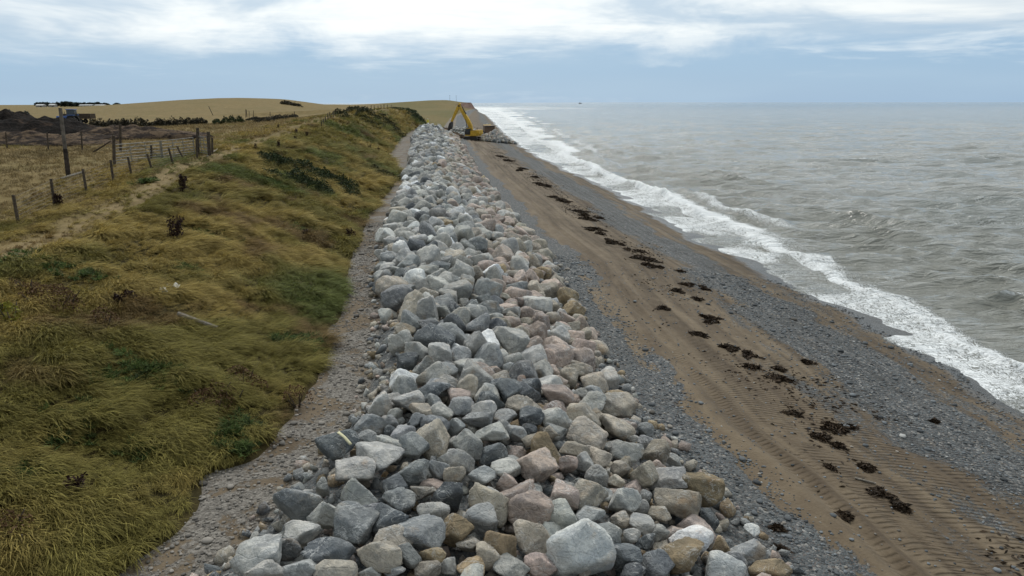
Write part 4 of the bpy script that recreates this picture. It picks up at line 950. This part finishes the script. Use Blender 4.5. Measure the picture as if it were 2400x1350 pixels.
def field_gate(A0, A1, hgt, label, bars=6, sag=0.0):
    """A tubular field gate between two ground points."""
    a, b = Vector(A0), Vector(A1); o = a.copy(); e = empty('field_gate', o); up = Vector((0, 0, 1)); z0 = .12
    for k in range(bars):
        f = (k / (bars - 1)) ** 1.15; bb = B(); bb.tube(a + up * (z0 + hgt * f) - o, b + up * (z0 + hgt * f) - o, .025, .025, 6); bb.build('bar', MAT_GALV, e)
    for f in (0, 1): bb = B(); bb.tube(a.lerp(b, f) + up * (z0 - .04) - o, a.lerp(b, f) + up * (z0 + hgt + .04) - o, .032, .032, 6); bb.build('stile', MAT_GALV, e)
    for f in (.34, .66): bb = B(); bb.tube(a.lerp(b, f) + up * z0 - o, a.lerp(b, f) + up * (z0 + hgt) - o, .022, .022, 6); bb.build('upright', MAT_GALV, e)
    bb = B(); bb.tube(a + up * (z0 + .05) - o, a.lerp(b, .5) + up * (z0 + hgt) - o, .02, .02, 6); bb.tube(b + up * (z0 + .05) - o, a.lerp(b, .5) + up * (z0 + hgt) - o, .02, .02, 6); bb.build('brace', MAT_GALV, e)
    tag(e, label, 'gate', 'tubular steel field gates'); return e
g0, g1, g2 = hit(271, 387), hit(380, 374), hit(457, 364)
field_gate(g0, g1, 1.12, 'galvanised field gate nearest the leaning wire fence', 7)
field_gate(g1 + np.array([.06, .05, 0]), g2, 1.12, 'galvanised field gate hung against the thick gateposts', 7)
field_gate(hit(466, 361), hit(489, 364), 1.15, 'short timber-coloured gate between the two thick gateposts', 6)
def single_post(q, r_, label, name='gate_post', mat=MAT_WOOD):
    b, t = px_post(*q); e = post_between(b, t, r_, name, None, b, mat); e.location = b; tag(e, label, 'post', 'gateposts around the field gates')
for q, r_, lab in (((283, 356, 281, 291), .10, 'tall pale gatepost standing behind the gate, beyond the fence corner'), ((355, 376, 354, 340), .08, 'post standing behind the middle of the steel gates'), ((464, 362, 463, 300), .12, 'tallest gatepost, at the latch end of the steel gate'), ((491, 364, 488, 309), .13, 'thick squat gatepost beside the path'), ((498, 361, 497, 322), .08, 'shorter post leaning on the thick squat gatepost'), ((268, 388, 266, 318), .10, 'gatepost where the steel gate meets the sloping strut')):
    single_post(q, r_, lab)
def strut(a, b, r_, label, name, mat, lift=(0., 0.)):
    p, q = Vector(hit(*a)), Vector(hit(*b)); p.z += lift[0]; q.z += lift[1]
    bb = B(); bb.tube((0, 0, 0), q - p, r_, r_ * .9, 7); o = bb.build(name, mat); o.location = p; return tag(o, label, 'timber')
strut((218, 357), (264, 362), .06, 'sloping strut propping the gatepost by the steel gate', 'timber_strut', MAT_WOOD, (0, .95))
strut((143, 422), (196, 412), .06, 'pale fallen rail lying between the tall pole and the fence', 'fallen_rail', MAT_WOODP, (.08, .2))
strut((486, 368), (510, 352), .06, 'pale rail lying at the foot of the thick squat gatepost', 'fallen_rail', MAT_WOODP, (.06, .1))
b, t = px_post(160, 411, 141, 253); e = empty('old_pole', b)
o_ = post_between(b, b.lerp(t, .40), .125, 'lower_shaft', e, b, MAT_TAR); post_between(b.lerp(t, .42), t, .10, 'upper_shaft', e, b, MAT_POLE)
tag(e, 'tall leaning weathered pole standing alone in the field', 'pole')
fence('short ruined rail fence by the small field gate below the hill', [(576, 276, 576, 256), (584, 274, 584, 260), (594, 271, 594, 259)], .07, (.25, .5, .75, .95), 'rail_fence')

# ------------------------------------------------------------------ heaps in the field
def heap(name, cx, cy, rx, ry, h, mat, seed, label, rot=0., rough=.3, grid=70):
    a = np.linspace(-1.15, 1.15, grid); U, V_ = np.meshgrid(a, a); c, s = math.cos(rot), math.sin(rot)
    X, Y = cx + U * rx * c - V_ * ry * s, cy + U * rx * s + V_ * ry * c
    q = np.sqrt(U * U + V_ * V_) * (1 + .22 * fbm(U * 1.7 + seed, V_ * 1.7, 0, seed, 3))
    prof = np.clip(1 - q, 0, 1) ** .62
    Z = height(X, Y) + h * prof * (1 + rough * fbm(X * .45, Y * .45, 0, seed + 1, 4)) + .10 * h * prof * fbm(X * 1.6, Y * 1.6, 0, seed + 2, 3) - .35 * sstep(.88, 1.08, q)
    o3 = (cx, cy, ground(cx, cy)); me = grid_mesh(name, X - o3[0], Y - o3[1], Z - o3[2]); o = link(name, me, mat, None, o3); tag(o, label, 'heap'); return o
heap('manure_heap', -52, 74, 14, 7, 2.4, MAT_SOIL, 5, 'large black manure heap in the field behind the tall pole', -.12)
heap('straw_heap', -37.5, 72, 8.0, 4.0, 1.2, MAT_STRAWH, 9, 'long low brown straw and dung ridge behind the field gates', .10, .45)
heap('straw_heap', -43, 63, 9, 2.6, .9, MAT_STRAWH, 13, 'low brown spill of straw at the foot of the black heap', -.05, .45)

# ------------------------------------------------------------------ tractor, trailer, hedge and the far farm
def wheel(parent, loc, r_, w, name='wheel', axis='Y'):
    x, y, z = loc; d = Vector((0, w / 2, 0)) if axis == 'Y' else Vector((w / 2, 0, 0)); c = Vector(loc)
    t = B().tube(c - d, c + d, r_, r_, 20).build(name, MAT_RUBBER, parent); B().tube(c - d * 1.06, c + d * 1.06, r_ * .5, r_ * .5, 14).build('rim', MAT_GALV, t)
def on_ray(px, Y): d = ray(px, 260); x = d[0] / d[1] * Y; return (x, Y, ground(x, Y))
e = empty('tractor', on_ray(156, 150), R(8))
B().box((2.3, .8, .75), (-.9, 0, 1.25), bevel=.1).build('bonnet', MAT_BLUE, e); B().box((1.5, 1.5, 1.35), (.9, 0, 2.15), bevel=.12).build('cab', MAT_GLASS, e)
B().box((1.7, 1.65, .14), (.9, 0, 2.92), bevel=.05).build('cab_roof', MAT_BLUE, e); B().box((3.6, .6, .4), (0, 0, .75)).build('chassis', MAT_DARK, e)
for s in (-1, 1):
    wheel(e, (1.0, s * .95, .85), .85, .5); wheel(e, (-1.6, s * .85, .55), .55, .38); B().box((1.5, .55, .12), (1.0, s * .95, 1.78), bevel=.04).build('mudguard', MAT_BLUE, e)
B().tube((-.6, .3, 1.6), (-.6, .3, 2.5), .05).build('exhaust', MAT_DARK, e); tag(e, 'blue tractor parked behind the black manure heap', 'tractor')
e = empty('farm_trailer', on_ray(184, 154), R(4))
B().box((5.6, 2.2, .16), (0, 0, 1.0)).build('bed', MAT_WOOD, e)
for s in (-1, 1): B().box((5.6, .08, .9), (0, s * 1.06, 1.53)).build('side', MAT_WOOD, e)
for s in (-1, 1): B().box((.08, 2.04, .9), (s * 2.76, 0, 1.53)).build('end_board', MAT_WOOD, e)
for s in (-1, 1): wheel(e, (.7, s * .95, .45), .45, .3)
tag(e, 'grey farm trailer behind the blue tractor', 'trailer')
def hedge_line(px0, px1, Y0, Y1, h, n, seed, label, mat=MAT_HEDGE, leaf=.2):
    a, b = on_ray(px0, Y0), on_ray(px1, Y1)
    sp = [(a[0] + (b[0] - a[0]) * f, a[1] + (b[1] - a[1]) * f, abs(b[0] - a[0]) / n * .95, 1.3) for f in np.linspace(0, 1, n)]
    return thicket('hedge', sp, h, mat, leaf * .75, 150, seed, label, 'hedge')
hedge_line(215, 470, 118, 122, 1.5, 16, 31, 'low dark brown hedge running along the field beyond the manure heaps')
hedge_line(505, 560, 112, 116, 1.1, 4, 32, 'short green hedge beside the distant gatepost', MAT_GORSE)
hedge_line(-30, 60, 210, 230, 1.6, 6, 33, 'dark hedge line at the far edge of the flat fields', MAT_HAZE_LEAF, .5)
thicket('gorse_thicket', [(*on_ray(683, 300)[:2], 4.5, 3.0), (*on_ray(672, 302)[:2], 3.0, 2.0)], 1.4, MAT_HEDGE, .4, 14, 34, 'small dark scrub patch on the face of the golden hill', 'shrub')
def far_tree(px, Y, w, h, seed, label):
    x, y, z = on_ray(px, Y); r = np.random.default_rng(seed); e = empty('tree', (x, y, z)); n = 1100
    d = r.normal(size=(n, 3)); d /= np.linalg.norm(d, axis=1)[:, None]; rad = r.random(n) ** .33 * (.75 + .5 * vnoise(d[:, 0] * 2, d[:, 1] * 2, d[:, 2] * 2 + seed, 3))
    P = d * rad[:, None] * np.array([w / 2, w / 2.4, h * .42]) + np.array([0, 0, h * .58]); link('crown', leaves_mesh('crown', P, w * .13, seed), MAT_HAZE_LEAF, e)
    bb = B().tube((0, 0, -.3), (0, 0, h * .6), w * .035, w * .015, 7)
    for k in range(4): a = k * 1.6 + seed; bb.tube((0, 0, h * .35), (math.cos(a) * w * .28, math.sin(a) * w * .28, h * .65), w * .016, w * .006, 5)
    bb.build('trunk', MAT_WOOD, e); tag(e, label, 'tree', 'trees around the far farm')
def farm(px, Y, w, d, hw, hr, label, roof):
    x, y, z = on_ray(px, Y); e = empty('farm_building', (x, y, z)); B().box((w, d, hw), (0, 0, hw / 2)).build('wall', MAT_WALLF, e)
    rf = B().prism([(-d / 2 - .3, hw), (0, hw + hr), (d / 2 + .3, hw)], -w / 2 - .3, w / 2 + .3, 'X').build('roof', roof, e); B().box((w * .15, .1, hw * .6), (w * .2, -d / 2 - .03, hw * .31)).build('door', MAT_DARK, e)
    for q in (-.3, -.05, .4): B().box((w * .07, .08, hw * .3), (w * q, -d / 2 - .03, hw * .55)).build('window', MAT_GLASS, e)
    tag(e, label, 'building')
farm(98, 905, 9, 7, 2.2, 1.3, 'far farm building with a pale roof, at the end of the tree block', MAT_ROOF)
farm(126, 908, 7, 6, 2.4, 1.5, 'small pale-roofed far building with trees both sides', MAT_ROOF)
farm(206, 915, 16, 8, 2.0, .9, 'long low pale shed on the skyline right of the round trees', MAT_ROOF)
farm(238, 918, 12, 8, 1.9, .9, 'low pale shed on the skyline nearest the hill', MAT_ROOF)
for i, (px, w, h) in enumerate(((92, 10, 7), (102, 11, 7.3), (111, 12, 7.4), (119, 11, 7), (129, 9, 6.2), (137, 9, 7.6), (152, 13, 8), (161, 14, 8.6), (170, 13, 7.6), (182, 14, 6.6), (195, 14, 6.2), (215, 15, 6.4), (230, 15, 6.4), (247, 13, 5.6), (277, 12, 5))):
    far_tree(px, 930 + i * 6, w, h * .78, 60 + i, ('%s of the far skyline trees behind the manure heap, counting from the left' % ['first', 'second', 'third', 'fourth', 'fifth', 'sixth', 'seventh', 'eighth', 'ninth', 'tenth', 'eleventh', 'twelfth', 'thirteenth', 'fourteenth', 'last'][i]))
def mast(px, Y, h, label):
    x, y, z = on_ray(px, Y); e = empty('mast', (x, y, z)); B().tube((0, 0, -.5), (0, 0, h), .16, .1, 6).build('pole', MAT_WOOD, e); B().box((1.6, .15, .15), (0, 0, h - .5)).build('crossarm', MAT_WOOD, e); tag(e, label, 'mast')
mast(1070, 965, 8, 'thin mast on top of the far headland'); mast(956, 330, 3.2, 'small pole at the end of the crest fence against the sky'); mast(1055, 930, 7, 'slender pole on the headland slope left of the tall mast')
# ship on the horizon
x, y = at_z(1360, 243, 0)[0] , 0
d = ray(1360, 240); Ys = 4200.; e = empty('ship', (d[0] / d[1] * Ys, Ys, 0))
B().prism([(-9, 3.), (-7, -.5), (7, -.5), (10, 3.6)], -2.2, 2.2).build('hull', MAT_DARK, e); B().box((4, 3.2, 4), (-4, 0, 4.6)).build('wheelhouse', MAT_DARK, e); B().tube((2, 0, 2.5), (2, 0, 13), .35, .2).build('mast', MAT_DARK, e); tag(e, 'tiny dark boat on the sea horizon', 'boat')

# ------------------------------------------------------------------ works at the far end: excavator, dump truck, spoil, person
EX, EY = at_z(1108, 328, 1.45); EZ = ground(EX, EY)
def excavator():
    e = empty('excavator', (EX, EY, EZ), R(-22)); e.scale = (.95,) * 3       # local -X is its front
    for s in (-1, 1):
        bb = B().prism([(-2.1, .45), (-1.8, 0.), (1.8, 0.), (2.1, .45), (1.8, .9), (-1.8, .9)], s * 1.25 - .3, s * 1.25 + .3); t = bb.build('track', MAT_DARK, e)
        for k in range(13): B().box((.12, .66, .06), (-1.8 + k * .3, s * 1.25, .93)).build('track_shoe', MAT_RUST, t)
    B().box((1.9, 2.0, .5), (0, 0, .68)).tube((0, 0, .8), (0, 0, 1.15), .7, .7, 18).build('undercarriage', MAT_DARK, e)
    B().box((3.9, 2.6, .35), (.2, 0, 1.32), bevel=.06).build('upper_deck', MAT_YEL, e)
    B().prism([(1.1, 1.5), (2.4, 1.5), (2.55, 1.8), (2.5, 2.75), (1.1, 2.75)], -1.3, 1.3).build('counterweight', MAT_YEL, e)
    hood = B().box((1.3, 2.4, 1.1), (.45, 0, 2.05), bevel=.08).build('engine_hood', MAT_YEL, e); B().box((1.2, 2.0, .12), (.5, 0, 2.68)).build('grille', MAT_DARK, hood)
    cab = B().prism([(-1.75, 1.5), (-.35, 1.5), (-.35, 3.15), (-1.35, 3.15), (-1.75, 2.3)], -1.3, -.35).build('cab', MAT_DARK, e)
    B().box((.85, .04, .85), (-.85, -1.325, 2.6)).build('window', MAT_GLASS, cab); B().box((.04, .8, .7), (-1.60, -.82, 2.68), (0, R(-25), 0)).build('window', MAT_GLASS, cab); B().box((.9, 1.0, .1), (-.85, -.82, 3.2)).build('cab_roof', MAT_YEL, cab)
    # boom, stick and grab in the working plane (x forward is -X)
    def slab(p, w, name, mat, y=0.3):
        prof_u, prof_d = [], []
        for i, (x, z, t_) in enumerate(p):
            a = Vector((p[max(i - 1, 0)][0], p[max(i - 1, 0)][1])); b_ = Vector((p[min(i + 1, len(p) - 1)][0], p[min(i + 1, len(p) - 1)][1])); dn = (b_ - a).normalized(); nn = Vector((-dn.y, dn.x)) * t_ / 2
            prof_u.append((x + nn.x, z + nn.y)); prof_d.append((x - nn.x, z - nn.y))
        return B().prism(prof_u + prof_d[::-1], y - w / 2, y + w / 2).build(name, mat, e)
    boom = slab([(-.25, 2.0, .75), (-.65, 3.6, .95), (-1.5, 5.2, 1.1), (-2.6, 6.9, .9), (-4.1, 9.25, .6)], .62, 'boom', MAT_YEL)
    B().tube((-4.0, -.1, 9.1), (-4.0, .7, 9.1), .26, .26, 12).build('pin', MAT_DARK, boom)
    slab([(-3.75, 9.75, .5), (-4.3, 8.8, .85), (-5.4, 6.9, .7), (-6.5, 4.9, .5)], .5, 'stick', MAT_YEL)
    for y_ in (-.15, .75): B().tube((-1.3, y_, 1.9), (-1.75, y_, 4.2), .13).tube((-1.75, y_, 4.2), (-2.0, y_, 5.6), .07).build('boom_ram', MAT_DARK, e)
    B().tube((-2.0, .3, 6.9), (-3.2, .3, 8.9), .13).tube((-3.2, .3, 8.9), (-3.85, .3, 9.7), .07).build('stick_ram', MAT_DARK, e)
    B().tube((-4.9, .3, 8.2), (-6.3, .3, 5.6), .09).build('bucket_ram', MAT_DARK, e)
    bk = B().prism([(-6.3, 4.9), (-6.9, 4.5), (-7.4, 3.2), (-7.5, 2.4), (-6.9, 2.7), (-6.4, 3.6)], -.35, .95).build('bucket', MAT_DARK, e)
    for y_ in (-.25, .1, .45, .8): B().prism([(-7.5, 2.45), (-7.55, 2.05), (-7.3, 2.5)], y_ - .06, y_ + .06).build('tooth', MAT_DARK, bk)
    B().tube((1.0, .9, 2.7), (1.0, .9, 3.3), .08).build('exhaust', MAT_DARK, e)
    tag(e, 'yellow tracked excavator with raised boom at the far end of the rocks', 'excavator')
excavator()
def dump_truck():
    x, y = at_z(1146, 318, 1.3); x, y = x * 1.02, y * 1.02; e = empty('dump_truck', (x, y, ground(x, y)), R(8))
    # seen from behind: tipping body towards the camera
    B().prism([(-1.5, 1.5), (-1.25, 1.2), (1.25, 1.2), (1.5, 1.5), (1.55, 3.2), (-1.55, 3.2)], -2.6, 2.6).build('dump_body', MAT_RUST, e)
    B().box((2.7, .12, .22), (0, -2.68, 2.95)).build('tailgate_rim', MAT_DARK, e)
    B().box((2.4, 1.7, 2.2), (0, 5.0, 2.2), bevel=.15).build('cab', MAT_YEL, e); B().box((1.0, 7.0, .4), (0, 1.6, 1.0)).build('chassis', MAT_DARK, e)
    B().tube((0, 4.8, 3.3), (0, 4.8, 3.65), .12).build('beacon', MAT_WHITE, e)
    for yy in (-1.6, 0.1, 4.7):
        for s in (-1, 1): wheel(e, (s * 1.15, yy, .8), .8, .55, 'wheel', 'X')
    tag(e, 'brown-bodied dump truck seen from behind beyond the rubble pile', 'truck')
dump_truck()
def rubble():
    r = np.random.default_rng(91); out = []
    cx, cy = at_z(1163, 330, 1.3)
    for k in range(330):
        a, q = r.random() * 6.28, r.random() ** .6; x, y = cx + 5.2 * q * math.cos(a), cy + 4.5 + 4.5 * q * math.sin(a); h = 2.6 * max(0, 1 - q) * (1 if x < cx else max(.35, 1 - (x - cx) * .14))
        s_ = r.uniform(.5, 1.2); k_ = r.choice(['p', 'b', 'g', 'l', 'd'], p=[.22, .25, .22, .16, .15]); out.append((x, y, ground(x, y) + h + s_ * .2, s_ * 1.1, s_, s_ * .75, r.random() * 6.28, str(k_), int(r.integers(1e6))))
    for k in range(160):
        x, y = EX - 3 + r.normal() * 3.5, EY + 22 + r.normal() * 8; s_ = r.uniform(.5, 1.1); h = 2.2 * math.exp(-((x - EX + 3) / 4) ** 2)
        out.append((x, y, ground(x, y) + h * r.random(), s_ * 1.1, s_, s_ * .75, r.random() * 6.28, 'l', int(r.integers(1e6))))
    joined_rocks('rubble_pile', out, 20, 2, ('tipped pile of pink and grey stone beside the excavator', 'rubble'))
rubble()
heap('spoil_heap', EX - 6.2, EY + 4, 4.2, 3.0, 1.7, MAT_STRAWH, 23, 'dark brown spoil heap under the excavator bucket', .1, .4, 40)
def person():
    d = ray(1003, 290); Yp = 182.; x = d[0] / d[1] * Yp; z = ground(x, Yp) + .55
    e = empty('person', (x, Yp, z), R(15))
    J = {'pel': (0, 0, .95), 'chest': (0, 0, 1.32), 'neck': (0, 0, 1.50), 'head': (0, -.02, 1.64), 'top': (0, -.01, 1.74)}
    V, E_, Rr = [], [], []
    def v(p, r_): V.append(p); Rr.append(r_); return len(V) - 1
    pel = v((0, 0, .95), .15); wa = v((0, 0, 1.1), .14); ch = v((0, 0, 1.34), .17); nk = v((0, -.01, 1.48), .065); hd = v((0, -.03, 1.60), .095); tp = v((0, -.02, 1.70), .075)
    E_ += [(pel, wa), (wa, ch), (ch, nk), (nk, hd), (hd, tp)]
    for s in (-1, 1):
        hp = v((s * .10, 0, .90), .10); kn = v((s * .12, -.03 * s, .50), .075); an = v((s * .13, .02, .09), .05); to = v((s * .14, -.12, .04), .04); E_ += [(pel, hp), (hp, kn), (kn, an), (an, to)]
        sh = v((s * .20, 0, 1.40), .075); el = v((s * .27, .02, 1.12), .055); wr = v((s * .24, -.12, .93), .04); ha = v((s * .23, -.18, .86), .038); E_ += [(ch, sh), (sh, el), (el, wr), (wr, ha)]
    me = bpy.data.meshes.new('body'); me.from_pydata(V, E_, []); o = link('body', me, None, e); me.materials.append(MAT_HIVIS)
    md = o.modifiers.new('skin', 'SKIN'); md.use_smooth_shade = True
    for sv, r_ in zip(me.skin_vertices[0].data, Rr): sv.radius = (r_, r_)
    me.skin_vertices[0].data[pel].use_root = True; o.modifiers.new('sub', 'SUBSURF').levels = 2; o.modifiers['sub'].render_levels = 2
    B().ball((0, -.02, 1.72), .13, (1, 1.1, .7)).build('helmet', MAT_WHITE, e, True); B().box((.30, .02, .05), (0, -.155, 1.2)).build('reflective_band', MAT_WHITE, e)
    tag(e, 'person in yellow hi-vis clothing standing at the far end of the rocks', 'person')
person()

# ------------------------------------------------------------------ wrack, driftwood and litter
WRACK = [(1958, 1003, 95, 30), (1925, 1028, 45, 28), (1965, 1046, 28, 18), (1945, 1097, 20, 14), (2028, 1096, 48, 22), (2068, 1160, 45, 28), (2112, 1188, 55, 32), (1988, 1215, 35, 45), (1822, 1240, 35, 30), (1830, 890, 55, 18), (1825, 866, 40, 14), (1755, 833, 48, 22), (1715, 818, 40, 16), (1765, 862, 35, 14), (1660, 747, 62, 26), (1650, 678, 36, 16), (1610, 668, 44, 14), (1590, 684, 30, 12), (1633, 702, 30, 12), (1555, 724, 40, 10), (1640, 785, 36, 12), (1510, 608, 60, 16), (1515, 622, 36, 12), (1545, 627, 20, 10), (1595, 637, 24, 9), (1430, 567, 46, 14), (1455, 574, 20, 9), (1405, 548, 34, 9), (1395, 538, 44, 9), (1378, 513, 40, 9), (1358, 497, 44, 9), (1372, 506, 24, 7), (1405, 511, 20, 6), (1318, 470, 30, 7), (1300, 463, 26, 6), (1326, 473, 22, 5), (1280, 436, 28, 5), (1262, 431, 24, 5), (1255, 416, 20, 4), (1225, 396, 22, 5), (1217, 400, 24, 4), (1190, 377, 30, 5), (1172, 367, 22, 5), (1830, 1290, 24, 14), (1500, 590, 30, 9), (1890, 850, 30, 10), (1700, 815, 30, 12), (2190, 990, 18, 6), (1470, 585, 20, 7), (1860, 970, 40, 14)]
ORD = 'first second third fourth fifth sixth seventh eighth ninth tenth eleventh twelfth thirteenth fourteenth fifteenth sixteenth seventeenth eighteenth nineteenth twentieth'.split()
TENS = ['', '', 'twenty', 'thirty', 'forty', 'fifty']
def ordinal(k): return ORD[k - 1] if k <= 20 else (TENS[k // 10] + '-' + ORD[k % 10 - 1] if k % 10 else {30: 'thirtieth', 40: 'fortieth', 50: 'fiftieth'}[k])
def wrack():
    lst = sorted(((hit(px, py), w, h) for px, py, w, h in WRACK), key=lambda q: q[0][1])
    for k, (p, w, h) in enumerate(lst):
        dep = project(p)[2]; rx = w * dep / FPX / 2; ry = min(h * dep / FPX / 2 / max(.12, (CAM_Z - p[2]) / dep), rx * 1.6); r = np.random.default_rng(500 + k)
        n = int(min(1500, 160 + 620 * rx * ry)); a = r.random(n) * 6.28; q = r.random(n) ** .62 * (.75 + .9 * vnoise(np.cos(a) * 2.2, np.sin(a) * 2.2, k, 4)); X, Y = p[0] + rx * q * np.cos(a), p[1] + ry * q * np.sin(a)
        top = (.05 + .12 * min(rx, 1)) * np.clip(1 - q * q, 0.08, 1) * (.7 + .5 * fbm(X * 4, Y * 4, 0, k, 2)); P = np.stack([X, Y, height(X, Y) + .01 + top * r.random(n)], 1)
        o = link('seaweed_clump', leaves_mesh('seaweed_clump', P - np.array(p), .055 + .0007 * dep, 500 + k, 3.2, .75), MAT_WEED, None, p)
        tag(o, 'dark wrack clump, %s along the strand line counting away from the camera' % ordinal(k + 1), 'seaweed', 'clumps of dark seaweed on the strand line')
wrack()
def wrack_bits():
    r = np.random.default_rng(77); n = 9000; Y = 12 + 150 * r.random(n) ** 1.5; u = .45 + .075 * r.normal(size=n) + .05 * fbm(Y * .12, 2., 0, 8, 2)
    X = XR(Y) + (XW(Y) - XR(Y)) * u; k = (r.random(n) < sstep(-.15, .35, fbm(X * .35, Y * .22, 0, 14, 3))); X, Y = X[k], Y[k]
    o = link('seaweed_shreds', leaves_mesh('seaweed_shreds', np.stack([X, Y, height(X, Y) + .02], 1), .055, 78, 3., .93), MAT_WEED); tag(o, 'thin shreds of dark seaweed strewn along the strand line', 'seaweed', kind='stuff')
wrack_bits()
strut((2003, 1123), (2052, 1136), .03, 'thin pale driftwood stick among the seaweed on the beach', 'driftwood_stick', MAT_WOODP, (.04, .04))
strut((420, 757), (512, 790), .07, 'long pale driftwood pole lying in the bank grass', 'driftwood_pole', MAT_WOODP, (.30, .30))
def litter(px, py, w, h, seed, label):
    p = hit(px, py); dep = project(p)[2]; L_ = w * dep / FPX; r = np.random.default_rng(seed)
    u, v_ = np.meshgrid(np.linspace(-.5, .5, 14), np.linspace(-.5, .5, 8)); X, Y = u * L_, v_ * L_ * .45 * (1.2 - np.abs(u)) - u * L_ * .25
    Z = .22 + .08 * fbm(u * 3 + seed, v_ * 3, 0, seed, 3) + .06 * np.sin(u * 12)
    me = grid_mesh('plastic_sheet', X, Y, Z); o = link('plastic_sheet', me, MAT_WHITE, None, p); s = o.modifiers.new('thick', 'SOLIDIFY'); s.thickness = .012; tag(o, label, 'litter')
litter(407, 684, 34, 16, 3, 'crumpled white plastic sheet lying on the bank grass'); litter(385, 696, 20, 10, 5, 'smaller white plastic scrap in front of the crumpled sheet')
# strap over the dark boulder beside the gravel strip
def strap():
    b = min(BOULDERS, key=lambda b_: (project(b_[1][:3])[0] - 790) ** 2 + (project(b_[1][:3])[1] - 1040) ** 2); o, q = b[0], b[1]
    me = o.data; P = np.array([v.co[:] for v in me.vertices]); c, s = math.cos(q[6]), math.sin(q[6])
    W_ = P @ np.array(o.rotation_euler.to_matrix()).T + np.array(q[:3])
    V = []; n = 9
    def top(x, y): near_ = (W_[:, 0] - x) ** 2 + (W_[:, 1] - y) ** 2 < .02; return (W_[near_][:, 2].max() if near_.any() else q[2]) + .03
    e0, e1 = (q[0] + .05 * q[3], q[1] - .02 * q[4]), (q[0] + .36 * q[3], q[1] - .22 * q[4]); z0, zm, z1 = top(*e0), top((e0[0] + e1[0]) / 2, (e0[1] + e1[1]) / 2), top(*e1)
    for k in range(n):
        f = k / (n - 1); x, y = e0[0] + (e1[0] - e0[0]) * f, e0[1] + (e1[1] - e0[1]) * f; z = float(np.interp(f, [0, .5, 1], [z0, max(zm, (z0 + z1) / 2), z1]))
        for o_ in (-.03, .03): V.append((x + o_ * .6, y + o_, z))
    V = np.array(V); F = np.array([[2 * k, 2 * k + 1, 2 * k + 3, 2 * k + 2] for k in range(n - 1)]); ob = link('lifting_strap', mesh_np('lifting_strap', V - V[0], F), MAT_STRAP, None, V[0]); m_ = ob.modifiers.new('thick', 'SOLIDIFY'); m_.thickness = .012; tag(ob, 'yellow webbing strap lying over the dark boulder by the gravel strip', 'strap')
strap()
